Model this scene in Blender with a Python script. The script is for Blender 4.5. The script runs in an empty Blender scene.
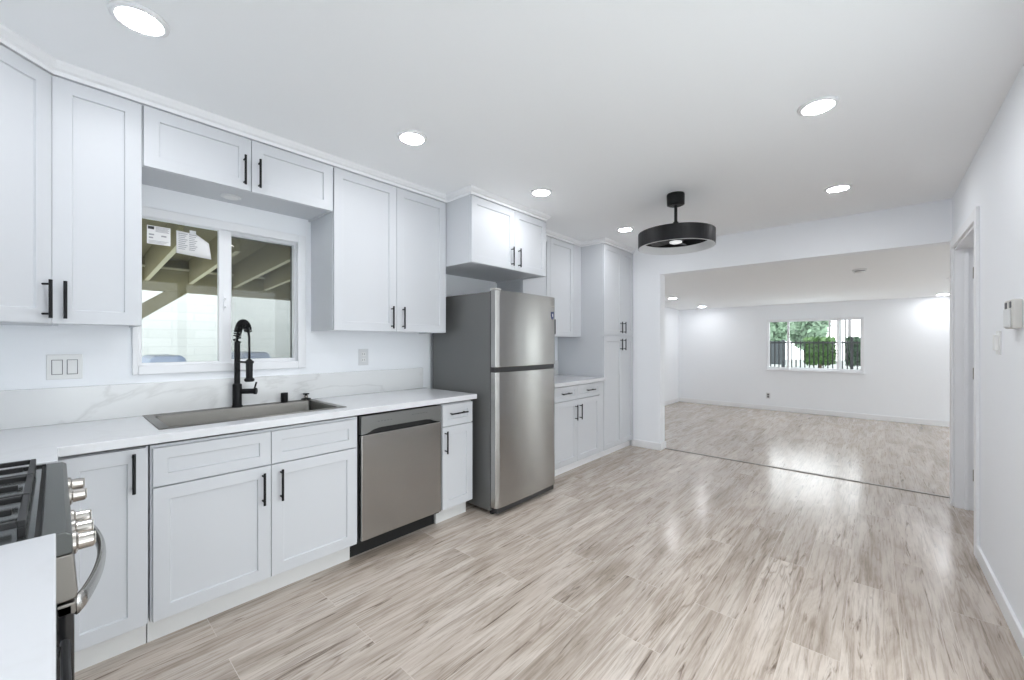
import bpy, bmesh, math, random
from mathutils import Vector, Matrix
PI = math.pi
random.seed(7)
S = bpy.context.scene
C = S.collection

# ---------------------------------------------------------------- camera, sky, exposure
cam_d = bpy.data.cameras.new('camera')
cam = bpy.data.objects.new('camera', cam_d); C.objects.link(cam)
cam_d.sensor_width = 36.0
cam_d.lens = 406.85 / 1024 * 36.0
cam_d.shift_y = 2.94 / 1024
cam_d.clip_start = 0.02
cam.location = (2.927, 0.0, 1.3138)
cam.rotation_euler = (PI/2, 0, math.radians(41.75))
S.camera = cam

S.view_settings.view_transform = 'Standard'
S.view_settings.look = 'None'
S.view_settings.gamma = 1.0
S.view_settings.exposure = 0.55
S.view_settings.use_curve_mapping = False
S.cycles.use_denoising = True
S.cycles.max_bounces = 16
S.cycles.diffuse_bounces = 10
S.cycles.transparent_max_bounces = 16
S.cycles.sample_clamp_indirect = 8.0

LAMP_POWER = 80.0        # radiance of a downlight lens
LAMP_TINT = (0.95, 0.965, 1.0)
world = bpy.data.worlds.new('overcast_sky'); S.world = world
world.use_nodes = True
wn = world.node_tree
wn.nodes.clear()
wo = wn.nodes.new('ShaderNodeOutputWorld'); wb = wn.nodes.new('ShaderNodeBackground')
wb.inputs[0].default_value = (0.93, 0.955, 1.0, 1); wb.inputs[1].default_value = 2.8
wn.links.new(wb.outputs[0], wo.inputs[0])

# ---------------------------------------------------------------- materials
def nt(name):
    m = bpy.data.materials.new(name); m.use_nodes = True
    t = m.node_tree; b = t.nodes['Principled BSDF']
    return m, t, b
def mat(name, col, rough=0.5, metal=0.0, spec=0.5, bump=0.0, bscale=200, var=0.0, vscale=3.0, coat=0.0):
    m, t, b = nt(name)
    b.inputs['Base Color'].default_value = (*col, 1)
    b.inputs['Roughness'].default_value = rough
    b.inputs['Metallic'].default_value = metal
    b.inputs['Specular IOR Level'].default_value = spec
    b.inputs['Coat Weight'].default_value = coat
    tc = t.nodes.new('ShaderNodeTexCoord')
    if bump:
        n = t.nodes.new('ShaderNodeTexNoise'); n.inputs['Scale'].default_value = bscale
        t.links.new(tc.outputs['Object'], n.inputs['Vector'])
        bp = t.nodes.new('ShaderNodeBump'); bp.inputs['Strength'].default_value = bump; bp.inputs['Distance'].default_value = 0.002
        t.links.new(n.outputs['Fac'], bp.inputs['Height']); t.links.new(bp.outputs[0], b.inputs['Normal'])
    if var:
        n = t.nodes.new('ShaderNodeTexNoise'); n.inputs['Scale'].default_value = vscale; n.inputs['Detail'].default_value = 4
        t.links.new(tc.outputs['Object'], n.inputs['Vector'])
        r = t.nodes.new('ShaderNodeValToRGB')
        r.color_ramp.elements[0].position = 0.3; r.color_ramp.elements[1].position = 0.7
        r.color_ramp.elements[0].color = (*[c*(1-var) for c in col], 1)
        r.color_ramp.elements[1].color = (*[min(1, c*(1+var)) for c in col], 1)
        t.links.new(n.outputs['Fac'], r.inputs[0]); t.links.new(r.outputs[0], b.inputs['Base Color'])
    return m
def emis(name, col, strength):
    m, t, b = nt(name)
    b.inputs['Base Color'].default_value = (0.9, 0.9, 0.9, 1)
    b.inputs['Emission Color'].default_value = (*col, 1)
    b.inputs['Emission Strength'].default_value = strength
    return m
def steel(name, col, rough, axis=2, stretch=260, amt=0.10):
    """brushed metal: fine streaks along one axis vary roughness"""
    m, t, b = nt(name)
    b.inputs['Base Color'].default_value = (*col, 1)
    b.inputs['Metallic'].default_value = 1.0
    b.inputs['Anisotropic'].default_value = 0.85; b.inputs['Anisotropic Rotation'].default_value = 0.25
    tg = t.nodes.new('ShaderNodeTangent'); tg.direction_type = 'RADIAL'; tg.axis = 'Z'; t.links.new(tg.outputs[0], b.inputs['Tangent'])
    tc = t.nodes.new('ShaderNodeTexCoord'); mp = t.nodes.new('ShaderNodeMapping')
    sc = [stretch]*3; sc[axis] = 3.0
    mp.inputs['Scale'].default_value = sc
    n = t.nodes.new('ShaderNodeTexNoise'); n.inputs['Scale'].default_value = 1.0; n.inputs['Detail'].default_value = 3
    mr = t.nodes.new('ShaderNodeMapRange')
    mr.inputs['To Min'].default_value = rough - amt*0.5; mr.inputs['To Max'].default_value = rough + amt*0.5
    t.links.new(tc.outputs['Object'], mp.inputs[0]); t.links.new(mp.outputs[0], n.inputs['Vector'])
    t.links.new(n.outputs['Fac'], mr.inputs['Value']); t.links.new(mr.outputs[0], b.inputs['Roughness'])
    return m
def stone(name, base, vein, scale, width, strength):
    m, t, b = nt(name)
    b.inputs['Roughness'].default_value = 0.16
    tc = t.nodes.new('ShaderNodeTexCoord')
    mp = t.nodes.new('ShaderNodeMapping'); mp.inputs['Rotation'].default_value = (0.5, 0.3, 0.7); mp.inputs['Scale'].default_value = (1, 0.7, 1.3)
    n = t.nodes.new('ShaderNodeTexNoise'); n.inputs['Scale'].default_value = scale; n.inputs['Detail'].default_value = 6; n.inputs['Distortion'].default_value = 1.2
    t.links.new(tc.outputs['Object'], mp.inputs[0]); t.links.new(mp.outputs[0], n.inputs['Vector'])
    r = t.nodes.new('ShaderNodeValToRGB'); e = r.color_ramp.elements
    e[0].position = 0.5 - width; e[0].color = (0, 0, 0, 1)
    e[1].position = 0.5; e[1].color = (1, 1, 1, 1)
    x = e.new(0.5 + width); x.color = (0, 0, 0, 1)
    t.links.new(n.outputs['Fac'], r.inputs[0])
    n2 = t.nodes.new('ShaderNodeTexNoise'); n2.inputs['Scale'].default_value = scale*0.6
    t.links.new(tc.outputs['Object'], n2.inputs['Vector'])
    mu = t.nodes.new('ShaderNodeMath'); mu.operation = 'MULTIPLY'
    t.links.new(r.outputs[0], mu.inputs[0]); t.links.new(n2.outputs['Fac'], mu.inputs[1])
    m2 = t.nodes.new('ShaderNodeMath'); m2.operation = 'MULTIPLY'; m2.inputs[1].default_value = strength
    t.links.new(mu.outputs[0], m2.inputs[0])
    mx = t.nodes.new('ShaderNodeMixRGB'); mx.inputs[1].default_value = (*base, 1); mx.inputs[2].default_value = (*vein, 1)
    t.links.new(m2.outputs[0], mx.inputs[0]); t.links.new(mx.outputs[0], b.inputs['Base Color'])
    return m
def floor_mat():
    m, t, b = nt('laminate_planks'); L = t.links.new; N = t.nodes.new
    tc = N('ShaderNodeTexCoord'); sp = N('ShaderNodeSeparateXYZ'); L(tc.outputs['Object'], sp.inputs[0])
    sw = N('ShaderNodeCombineXYZ'); L(sp.outputs[1], sw.inputs[0]); L(sp.outputs[0], sw.inputs[1])
    br = N('ShaderNodeTexBrick'); L(sw.outputs[0], br.inputs['Vector'])
    br.offset = 0.37; br.offset_frequency = 2
    br.inputs['Color1'].default_value = (0, 0, 0, 1); br.inputs['Color2'].default_value = (1, 1, 1, 1)
    br.inputs['Mortar'].default_value = (0.5, 0.5, 0.5, 1)
    br.inputs['Scale'].default_value = 1.0; br.inputs['Mortar Size'].default_value = 0.0012
    br.inputs['Mortar Smooth'].default_value = 0.2; br.inputs['Bias'].default_value = 0.0
    br.inputs['Brick Width'].default_value = 1.22; br.inputs['Row Height'].default_value = 0.19
    # per-plank offset of the grain
    of = N('ShaderNodeVectorMath'); of.operation = 'SCALE'; of.inputs['Scale'].default_value = 23.0
    L(br.outputs['Color'], of.inputs[0])
    def grain(sx, sy, scale, detail, dist, off=True):
        mp = N('ShaderNodeMapping'); mp.inputs['Scale'].default_value = (sx, sy, 1)
        L(tc.outputs['Object'], mp.inputs[0])
        ad = N('ShaderNodeVectorMath'); ad.operation = 'ADD'; L(mp.outputs[0], ad.inputs[0]); L(of.outputs[0], ad.inputs[1])
        n = N('ShaderNodeTexNoise'); n.inputs['Scale'].default_value = scale; n.inputs['Detail'].default_value = detail
        n.inputs['Distortion'].default_value = dist; n.inputs['Roughness'].default_value = 0.62
        L(ad.outputs[0], n.inputs['Vector']); return n
    g1 = grain(5.0, 0.85, 1.6, 5, 1.0)     # broad tone
    g2 = grain(85, 3.6, 1.0, 4, 0.3)       # fine pores
    g3 = grain(20, 1.5, 1.4, 7, 1.6)       # dark streaks
    g4 = grain(6.5, 0.5, 1.5, 2, 0.5)     # growth-ring contours
    g5 = grain(2.2, 0.8, 1.2, 2, 0.0)      # where contours show
    def ramp(fac, *st):
        r = N('ShaderNodeValToRGB'); e = r.color_ramp.elements
        e[0].position, e[0].color = st[0][0], (*st[0][1], 1); e[1].position, e[1].color = st[-1][0], (*st[-1][1], 1)
        for p_, c_ in st[1:-1]: q = e.new(p_); q.color = (*c_, 1)
        L(fac, r.inputs[0]); return r.outputs[0]
    def mul(a, c, f=1.0):
        m_ = N('ShaderNodeMixRGB'); m_.blend_type = 'MULTIPLY'
        if isinstance(f, float): m_.inputs[0].default_value = f
        else: L(f, m_.inputs[0])
        L(a, m_.inputs[1]); L(c, m_.inputs[2]); return m_.outputs[0]
    col = ramp(g1.outputs['Fac'], (0.30, (0.385, 0.325, 0.27)), (0.48, (0.525, 0.455, 0.395)), (0.68, (0.65, 0.585, 0.525)))
    col = mul(col, ramp(g2.outputs['Fac'], (0.36, (0.62, 0.59, 0.56)), (0.52, (1.0, 1.0, 1.0))), 0.7)
    k1 = N('ShaderNodeMath'); k1.operation = 'MULTIPLY'; k1.inputs[1].default_value = 24.0; L(g4.outputs['Fac'], k1.inputs[0])
    k2 = N('ShaderNodeMath'); k2.operation = 'PINGPONG'; k2.inputs[1].default_value = 1.0; L(k1.outputs[0], k2.inputs[0])
    lines = ramp(k2.outputs[0], (0.0, (0.50, 0.45, 0.41)), (0.40, (1.0, 1.0, 1.0)))
    col = mul(col, lines, ramp(g5.outputs['Fac'], (0.50, (0.10, 0.10, 0.10)), (0.66, (0.60, 0.60, 0.60))))
    col = mul(col, ramp(g3.outputs['Fac'], (0.30, (0.32, 0.27, 0.24)), (0.42, (1.0, 1.0, 1.0))), 0.9)
    col = mul(col, ramp(br.outputs['Color'], (0.0, (0.88, 0.87, 0.86)), (1.0, (1.06, 1.06, 1.06))))
    class _o: pass
    m3 = _o(); m3.outputs = [col]
    m4 = N('ShaderNodeMixRGB'); m4.blend_type = 'MIX'; m4.inputs[2].default_value = (0.62, 0.55, 0.49, 1)
    L(br.outputs['Fac'], m4.inputs[0]); L(m3.outputs[0], m4.inputs[1])
    L(m4.outputs[0], b.inputs['Base Color'])
    rr = N('ShaderNodeMapRange'); rr.inputs['To Min'].default_value = 0.14; rr.inputs['To Max'].default_value = 0.25
    L(g2.outputs['Fac'], rr.inputs['Value']); L(rr.outputs[0], b.inputs['Roughness'])
    bp = N('ShaderNodeBump'); bp.inputs['Strength'].default_value = 0.05; bp.inputs['Distance'].default_value = 0.001
    L(g2.outputs['Fac'], bp.inputs['Height']); L(bp.outputs[0], b.inputs['Normal'])
    return m
def glass_mat(name, tint=(0.985, 1.0, 0.99), refl=0.02):
    m = bpy.data.materials.new(name); m.use_nodes = True; t = m.node_tree; t.nodes.clear()
    o = t.nodes.new('ShaderNodeOutputMaterial'); tr = t.nodes.new('ShaderNodeBsdfTransparent'); gl = t.nodes.new('ShaderNodeBsdfGlossy')
    tr.inputs[0].default_value = (*tint, 1); gl.inputs['Roughness'].default_value = 0.02
    mx = t.nodes.new('ShaderNodeMixShader'); mx.inputs[0].default_value = refl
    t.links.new(tr.outputs[0], mx.inputs[1]); t.links.new(gl.outputs[0], mx.inputs[2]); t.links.new(mx.outputs[0], o.inputs[0])
    return m
def screen_mat():
    m = bpy.data.materials.new('insect_screen'); m.use_nodes = True; t = m.node_tree; t.nodes.clear()
    o = t.nodes.new('ShaderNodeOutputMaterial'); tr = t.nodes.new('ShaderNodeBsdfTransparent'); d = t.nodes.new('ShaderNodeBsdfDiffuse')
    d.inputs[0].default_value = (0.12, 0.12, 0.12, 1)
    mx = t.nodes.new('ShaderNodeMixShader'); mx.inputs[0].default_value = 0.22
    t.links.new(tr.outputs[0], mx.inputs[1]); t.links.new(d.outputs[0], mx.inputs[2]); t.links.new(mx.outputs[0], o.inputs[0])
    return m
def block_mat():
    m, t, b = nt('white_painted_block'); L = t.links.new; N = t.nodes.new
    tc = N('ShaderNodeTexCoord'); sp = N('ShaderNodeSeparateXYZ'); L(tc.outputs['Object'], sp.inputs[0])
    cb = N('ShaderNodeCombineXYZ'); L(sp.outputs[1], cb.inputs[0]); L(sp.outputs[2], cb.inputs[1])
    br = N('ShaderNodeTexBrick'); L(cb.outputs[0], br.inputs['Vector'])
    br.inputs['Scale'].default_value = 1; br.inputs['Brick Width'].default_value = 0.41; br.inputs['Row Height'].default_value = 0.10
    br.inputs['Mortar Size'].default_value = 0.006; br.inputs['Mortar Smooth'].default_value = 0.6
    br.inputs['Color1'].default_value = (0.50, 0.525, 0.51, 1); br.inputs['Color2'].default_value = (0.465, 0.49, 0.475, 1)
    br.inputs['Mortar'].default_value = (0.42, 0.45, 0.44, 1)
    L(br.outputs['Color'], b.inputs['Base Color']); b.inputs['Roughness'].default_value = 0.8
    return m

M = dict(
    wall=mat('white_wall_paint', (0.893, 0.915, 0.945), 0.55, bump=0.05, bscale=90),
    ceil=mat('white_ceiling_paint', (0.915, 0.93, 0.94), 0.7, bump=0.05, bscale=90),
    trim=mat('white_trim_paint', (0.86, 0.868, 0.882), 0.4),
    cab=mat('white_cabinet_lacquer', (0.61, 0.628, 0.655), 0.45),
    cabin=mat('cabinet_underside', (0.80, 0.80, 0.79), 0.5),
    toe=mat('grey_toe_board', (0.74, 0.745, 0.74), 0.5),
    black=mat('matt_black_metal', (0.009, 0.009, 0.010), 0.45, spec=0.25),
    iron=mat('cast_iron', (0.015, 0.015, 0.016), 0.5, bump=0.2, bscale=300),
    floor=floor_mat(),
    quartz=stone('white_quartz', (0.69, 0.70, 0.72), (0.6, 0.6, 0.6), 2.0, 0.03, 0.35),
    marble=stone('veined_white_stone', (0.79, 0.80, 0.80), (0.45, 0.45, 0.44), 1.3, 0.022, 0.55),
    steel=steel('brushed_steel', (0.41, 0.405, 0.39), 0.21),
    steelh=steel('brushed_steel_sideways', (0.47, 0.465, 0.455), 0.36, axis=1),
    sinks=steel('sink_steel', (0.20, 0.194, 0.18), 0.38, axis=1),
    chrome=mat('polished_steel', (0.50, 0.475, 0.44), 0.24, metal=1.0),
    fside=mat('grey_fridge_side', (0.15, 0.152, 0.15), 0.38, metal=0.3),
    dark=mat('dark_plastic', (0.03, 0.03, 0.032), 0.4),
    rsteel=mat('dull_range_steel', (0.24, 0.225, 0.205), 0.42, metal=1.0),
    trimg=mat('dark_grey_range_trim', (0.10, 0.104, 0.10), 0.35, metal=0.5),
    rubber=mat('black_recess', (0.008, 0.008, 0.008), 0.7),
    panel=mat('grey_control_panel', (0.24, 0.245, 0.24), 0.35, metal=0.7),
    enamel=mat('dark_grey_cooktop', (0.085, 0.09, 0.088), 0.12, metal=0.2),
    oven=mat('black_oven_glass', (0.01, 0.01, 0.011), 0.06),
    lens=emis('lit_lamp_lens', LAMP_TINT, LAMP_POWER),
    lensd=emis('dimmed_lamp_lens', LAMP_TINT, LAMP_POWER*0.8),
    fanlens=emis('lit_fan_lens', (0.95, 0.98, 1.0), 0.35),
    ring=mat('white_lamp_ring', (0.85, 0.86, 0.87), 0.4),
    plate=mat('white_switch_plastic', (0.80, 0.805, 0.80), 0.3),
    plate2=mat('grey_white_plastic', (0.70, 0.71, 0.72), 0.35),
    beige=mat('warm_grey_plastic', (0.62, 0.61, 0.58), 0.45),
    slot=mat('grey_slot', (0.12, 0.12, 0.13), 0.5),
    vinyl=mat('white_window_vinyl', (0.85, 0.86, 0.88), 0.3),
    glass=glass_mat('window_glass'),
    screen=screen_mat(),
    sframe=mat('grey_screen_frame', (0.10, 0.105, 0.095), 0.5),
    paper=mat('white_paper', (0.80, 0.80, 0.80), 0.6),
    ink=mat('grey_print', (0.35, 0.35, 0.37), 0.6),
    inkb=mat('black_print', (0.03, 0.03, 0.035), 0.6),
    wood=mat('olive_painted_wood', (0.235, 0.21, 0.11), 0.7, var=0.12, vscale=4),
    woodl=mat('pale_olive_edge', (0.56, 0.53, 0.36), 0.7),
    block=block_mat(),
    blue=mat('blue_plastic', (0.36, 0.43, 0.60), 0.4),
    concrete=mat('pale_concrete', (0.66, 0.67, 0.67), 0.85, var=0.08),
    leaf=mat('green_leaves', (0.06, 0.135, 0.032), 0.6, var=0.5, vscale=9),
    leafd=mat('dark_hedge_leaves', (0.024, 0.06, 0.026), 0.6, var=0.5, vscale=8),
    leaft=mat('hazy_tree_leaves', (0.19, 0.28, 0.19), 0.7, var=0.4, vscale=3),  # distance haze is put into this pale leaf colour
    bark=mat('brown_bark', (0.16, 0.12, 0.09), 0.8),
    hinge=mat('bronze_hinge', (0.30, 0.26, 0.20), 0.35, metal=1.0),
    badge=mat('navy_badge', (0.03, 0.05, 0.16), 0.3),
    pole=mat('grey_pole', (0.16, 0.15, 0.15), 0.7),
    car=mat('grey_metal_panel', (0.07, 0.085, 0.09), 0.4),
    strip=mat('grey_transition_strip', (0.30, 0.28, 0.26), 0.4),
)

# ---------------------------------------------------------------- helpers
def link(o): C.objects.link(o); return o
def thing(name, label, cat, loc, group=None):
    o = link(bpy.data.objects.new(name, None)); o.empty_display_size = 0.1
    o.location = loc; o['label'] = label; o['category'] = cat
    if group: o['group'] = group
    o['_b'] = list(loc)
    return o
def base_of(o):
    while o is not None:
        if '_b' in o: return Vector(o['_b'])
        o = o.parent
    return Vector((0, 0, 0))
def obj(name, bm, m, parent=None, bevel=0.0, smooth=False, seg=2):
    """links a bmesh made in world coordinates as one mesh object"""
    if parent is not None:
        bmesh.ops.translate(bm, verts=bm.verts, vec=-base_of(parent))
        org = Vector((0, 0, 0))
    else:
        xs = [v.co for v in bm.verts]
        org = Vector([(min(c[i] for c in xs) + max(c[i] for c in xs))/2 for i in range(3)])
        bmesh.ops.translate(bm, verts=bm.verts, vec=-org)
    bmesh.ops.recalc_face_normals(bm, faces=bm.faces)
    me = bpy.data.meshes.new(name); bm.to_mesh(me); bm.free()
    ms = m if isinstance(m, (list, tuple)) else [m]
    for x in ms: me.materials.append(x)
    o = link(bpy.data.objects.new(name, me)); o.location = org
    if parent is not None: o.parent = parent
    if smooth:
        for p in me.polygons: p.use_smooth = True
    if bevel:
        b = o.modifiers.new('bevel', 'BEVEL'); b.width = bevel; b.segments = seg; b.limit_method = 'ANGLE'; b.angle_limit = math.radians(40)
    return o
def tag(o, label, cat, group=None, kind=None):
    o['label'] = label; o['category'] = cat
    if group: o['group'] = group
    if kind: o['kind'] = kind
    return o
def struct(name, bm, m, bevel=0.0, parent=None):
    o = obj(name, bm, m, parent, bevel)
    if parent is None: o['kind'] = 'structure'
    return o
def BM(): return bmesh.new()
def box(bm, x0, x1, y0, y1, z0, z1, mi=0):
    v = [bm.verts.new((x, y, z)) for x in (x0, x1) for y in (y0, y1) for z in (z0, z1)]
    for f in ((0,1,3,2),(4,6,7,5),(0,4,5,1),(2,3,7,6),(0,2,6,4),(1,5,7,3)):
        bm.faces.new([v[i] for i in f]).material_index = mi
    return bm
def bx(*a): return box(BM(), *a)
def prism(bm, pts, z0, z1):
    """vertical prism over an XY outline"""
    a = [bm.verts.new((x, y, z0)) for x, y in pts]; b = [bm.verts.new((x, y, z1)) for x, y in pts]
    n = len(pts); bm.faces.new(a[::-1]); bm.faces.new(b)
    for i in range(n): bm.faces.new((a[i], a[(i+1) % n], b[(i+1) % n], b[i]))
    return bm
def frame_axes(d):
    d = d.normalized(); up = Vector((0, 0, 1)) if abs(d.z) < 0.9 else Vector((1, 0, 0))
    a = d.cross(up).normalized(); return a, d.cross(a).normalized()
def tube(bm, pts, r, n=10, caps=True):
    pts = [Vector(p) for p in pts]; rs = r if isinstance(r, (list, tuple)) else [r]*len(pts)
    rings = []; a = None
    for i, p in enumerate(pts):
        d = (pts[min(i+1, len(pts)-1)] - pts[max(i-1, 0)]).normalized()
        if a is None: a, b = frame_axes(d)
        else:
            a = (a - d*a.dot(d)).normalized(); b = d.cross(a)
        rings.append([bm.verts.new(p + (a*math.cos(2*PI*k/n) + b*math.sin(2*PI*k/n))*rs[i]) for k in range(n)])
    for q, w in zip(rings, rings[1:]):
        for k in range(n): bm.faces.new((q[k], q[(k+1) % n], w[(k+1) % n], w[k]))
    if caps: bm.faces.new(rings[0][::-1]); bm.faces.new(rings[-1])
    return bm
def lathe(bm, prof, c, axis='z', n=32):
    """prof: (radius, along) pairs; closed solid of revolution"""
    c = Vector(c); rings = []
    def P(r, h, k):
        u, v = r*math.cos(2*PI*k/n), r*math.sin(2*PI*k/n)
        return c + (Vector((u, v, h)) if axis == 'z' else Vector((h, u, v)) if axis == 'x' else Vector((u, h, v)))
    for r, h in prof:
        rings.append([bm.verts.new(P(0, h, 0))] if r < 1e-6 else [bm.verts.new(P(r, h, k)) for k in range(n)])
    for q, w in zip(rings, rings[1:]):
        for k in range(n):
            j = (k+1) % n
            if len(q) == 1 and len(w) == 1: continue
            if len(q) == 1: bm.faces.new((q[0], w[j], w[k]))
            elif len(w) == 1: bm.faces.new((q[k], q[j], w[0]))
            else: bm.faces.new((q[k], q[j], w[j], w[k]))
    return bm
def dup(root, loc, label=None):
    r = root.copy(); C.objects.link(r); r.location = loc
    if '_b' in r: r['_b'] = list(loc)
    if label: r['label'] = label
    for ch in list(root.children):
        c = ch.copy(); C.objects.link(c); c.parent = r
        for g in list(ch.children):
            d = g.copy(); C.objects.link(d); d.parent = c
    return r

class Face:
    """a cabinet front: origin o on the floor line, u along the width, n outwards"""
    def __init__(s, o, u, n): s.o, s.u, s.n = Vector(o), Vector(u).normalized(), Vector(n).normalized()
    def p(s, a, d, z): q = s.o + s.u*a + s.n*d; return Vector((q.x, q.y, z))
    def box(s, bm, a0, a1, d0, d1, z0, z1):
        v = [bm.verts.new(s.p(a, d, z)) for a in (a0, a1) for d in (d0, d1) for z in (z0, z1)]
        for f in ((0,1,3,2),(4,6,7,5),(0,4,5,1),(2,3,7,6),(0,2,6,4),(1,5,7,3)): bm.faces.new([v[i] for i in f])
        return bm
    def shaker(s, a0, a1, z0, z1, t=0.02, st=0.058, rc=0.009):
        bm = BM(); st = min(st, (z1-z0)*0.3, (a1-a0)*0.3)
        def ring(i, d): return [bm.verts.new(s.p(a, d, z)) for a, z in ((a0+i, z0+i), (a1-i, z0+i), (a1-i, z1-i), (a0+i, z1-i))]
        B, F, I, P = ring(0, -t), ring(0, 0), ring(st, 0), ring(st+0.002, -rc)
        bm.faces.new(B[::-1]); bm.faces.new(P)
        for q, w in ((B, F), (F, I), (I, P)):
            for k in range(4): bm.faces.new((q[k], q[(k+1) % 4], w[(k+1) % 4], w[k]))
        return bm
    def pull(s, a, z, length=0.16, vertical=True, r=0.006, so=0.032):
        bm = BM(); h = length/2; q = h - 0.018
        if vertical:
            tube(bm, [s.p(a, so, z-h), s.p(a, so, z+h)], r, 12)
            for k in (-q, q): tube(bm, [s.p(a, -0.001, z+k), s.p(a, so, z+k)], r*0.75, 8)
        else:
            tube(bm, [s.p(a-h, so, z), s.p(a+h, so, z)], r, 12)
            for k in (-q, q): tube(bm, [s.p(a+k, -0.001, z), s.p(a+k, so, z)], r*0.75, 8)
        return bm
def door(root, F, a0, a1, z0, z1, pull=None, vertical=True, name='door', g=0.0015, length=0.16):
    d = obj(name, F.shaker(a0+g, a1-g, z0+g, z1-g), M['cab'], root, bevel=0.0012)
    if pull: obj('handle', F.pull(pull[0], pull[1], length, vertical), M['black'], d, smooth=False)
    return d

# ---------------------------------------------------------------- room dimensions
WL, WR, WB, WH = -0.02, 3.40, -0.62, 4.918       # left wall, right wall, back wall, header wall
HT = 0.145                                       # header wall thickness
CZ = 2.505
FE, FX0, FX1 = 9.311, -0.36, 6.80                # far room end wall, left and right walls
YH2 = WH + HT
CT = 0.923                                       # counter top
# floors
struct('floor', bx(WL-0.14, WR+0.12, WB-0.14, 5.06, -0.06, 0.0), M['floor'])
struct('floor_far', bx(FX0-0.14, FX1+0.14, 5.06, FE+0.14, -0.06, 0.0), M['floor'])
struct('floor_hall', bx(WR+0.12, WR+1.6, 3.0, 5.06, -0.06, 0.0), M['floor'])
struct('trim_1', bx(0.97, 3.40, 5.035, 5.07, 0.0, 0.006), M['strip'], bevel=0.002)
# ceilings
struct('ceiling', bx(WL-0.14, WR+0.12, WB-0.14, YH2, CZ, CZ+0.1), M['ceil'])
bm = BM()
v = [bm.verts.new(c) for c in [(FX0-.14, WH+.01, 2.158), (FX1+.14, WH+.01, 2.158), (FX1+.14, FE+.14, 2.048), (FX0-.14, FE+.14, 2.048),
                               (FX0-.14, WH+.01, 2.30), (FX1+.14, WH+.01, 2.30), (FX1+.14, FE+.14, 2.20), (FX0-.14, FE+.14, 2.20)]]
def far_ceiling_z(y): return 2.158 - 0.110*(y-WH-.01)/(FE+.14-WH-.01)
bm.free()
bm = BM()
za, zb = far_ceiling_z(YH2), far_ceiling_z(FE+.14)
v = [bm.verts.new(c) for c in [(FX0-.14, YH2, za), (FX1+.14, YH2, za), (FX1+.14, FE+.14, zb), (FX0-.14, FE+.14, zb),
                               (FX0-.14, YH2, za+.1), (FX1+.14, YH2, za+.1), (FX1+.14, FE+.14, zb+.1), (FX0-.14, FE+.14, zb+.1)]]
for f in ((0,1,2,3),(4,7,6,5),(0,4,5,1),(1,5,6,2),(2,6,7,3),(3,7,4,0)): bm.faces.new([v[i] for i in f])
struct('ceiling_far', bm, M['ceil'])
struct('ceiling_hall', bx(WR+0.12, WR+1.6, 3.0, WH, 2.4, 2.5), M['ceil'])
# wall_left with the sink window's hole
def wall_hole_x(x0, x1, y0, y1, z0, z1, h):
    bm = BM(); a, b, c, d = h
    box(bm, x0, x1, y0, a, z0, z1); box(bm, x0, x1, b, y1, z0, z1)
    if c > z0: box(bm, x0, x1, a, b, z0, c)
    box(bm, x0, x1, a, b, d, z1); return bm
def wall_hole_y(y0, y1, x0, x1, z0, z1, h):
    bm = BM(); a, b, c, d = h
    box(bm, x0, a, y0, y1, z0, z1); box(bm, b, x1, y0, y1, z0, z1)
    if c > z0: box(bm, a, b, y0, y1, z0, c)
    if d < z1: box(bm, a, b, y0, y1, d, z1)
    return bm
struct('wall_left', wall_hole_x(WL-0.14, WL, WB-0.14, YH2, 0, CZ, (0.282, 1.125, 1.175, 2.025)), M['wall'])
struct('wall_back', bx(WL, WR, WB-0.14, WB, 0, CZ), M['wall'])
DY0, DY1, DZ = 3.80, 4.80, 2.075
GD = (-0.10, 2.20, 0.03, 2.10)                   # unseen patio door added for daylight
bm = BM(); box(bm, WR, WR+0.12, WB-0.14, GD[0], 0, CZ); box(bm, WR, WR+0.12, GD[1], DY0, 0, CZ); box(bm, WR, WR+0.12, DY1, WH, 0, CZ)
box(bm, WR, WR+0.12, GD[0], GD[1], GD[3], CZ); box(bm, WR, WR+0.12, GD[0], GD[1], 0, GD[2]); box(bm, WR, WR+0.12, DY0, DY1, DZ, CZ)
struct('wall_right', bm, M['wall'])
bm = BM(); box(bm, WL, 0.966, WH, YH2, 0, CZ); box(bm, 0.966, WR, WH, YH2, 2.152, CZ); box(bm, WR, WR+.12, WH, YH2, 0, CZ)
struct('wall_header', bm, M['wall'])
# far room walls
bm = BM()
W2 = (1.345, 2.775, 0.808, 1.760)                 # far window hole
W3 = (5.55, 6.62, 0.05, 1.98)                    # glass door hole
y0, y1 = FE, FE+0.14
for a, b, c, d in ((FX0-.14, W2[0], 0, 2.06), (W2[0], W2[1], 0, W2[2]), (W2[0], W2[1], W2[3], 2.06), (W2[1], W3[0], 0, 2.06),
                   (W3[0], W3[1], 0, W3[2]), (W3[0], W3[1], W3[3], 2.06), (W3[1], FX1+.14, 0, 2.06)):
    box(bm, a, b, y0, y1, c, d)
struct('wall_far', bm, M['wall'])
struct('wall_far_left', bx(FX0-0.14, FX0, YH2, FE, 0, 2.16), M['wall'])
struct('wall_far_right', wall_hole_x(FX1, FX1+0.14, YH2, FE, 0, 2.16, (5.9, 8.7, 0.35, 1.85)), M['wall'])
bm = BM(); box(bm, FX0-.14, WL-.14, YH2-.14, YH2, 0, 2.16); box(bm, WR+.12, FX1+.14, YH2-.10, YH2, 0, 2.16)
struct('wall_far_near', bm, M['wall'])
bm = BM(); box(bm, WR+1.6, WR+1.7, 2.9, WH, 0, 2.5); box(bm, WR+.12, WR+1.6, 2.9, 3.0, 0, 2.5); box(bm, WR+.12, WR+1.6, WH-.01, WH+.04, 0, 2.5)
struct('wall_hall', bm, M['wall'])
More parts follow.
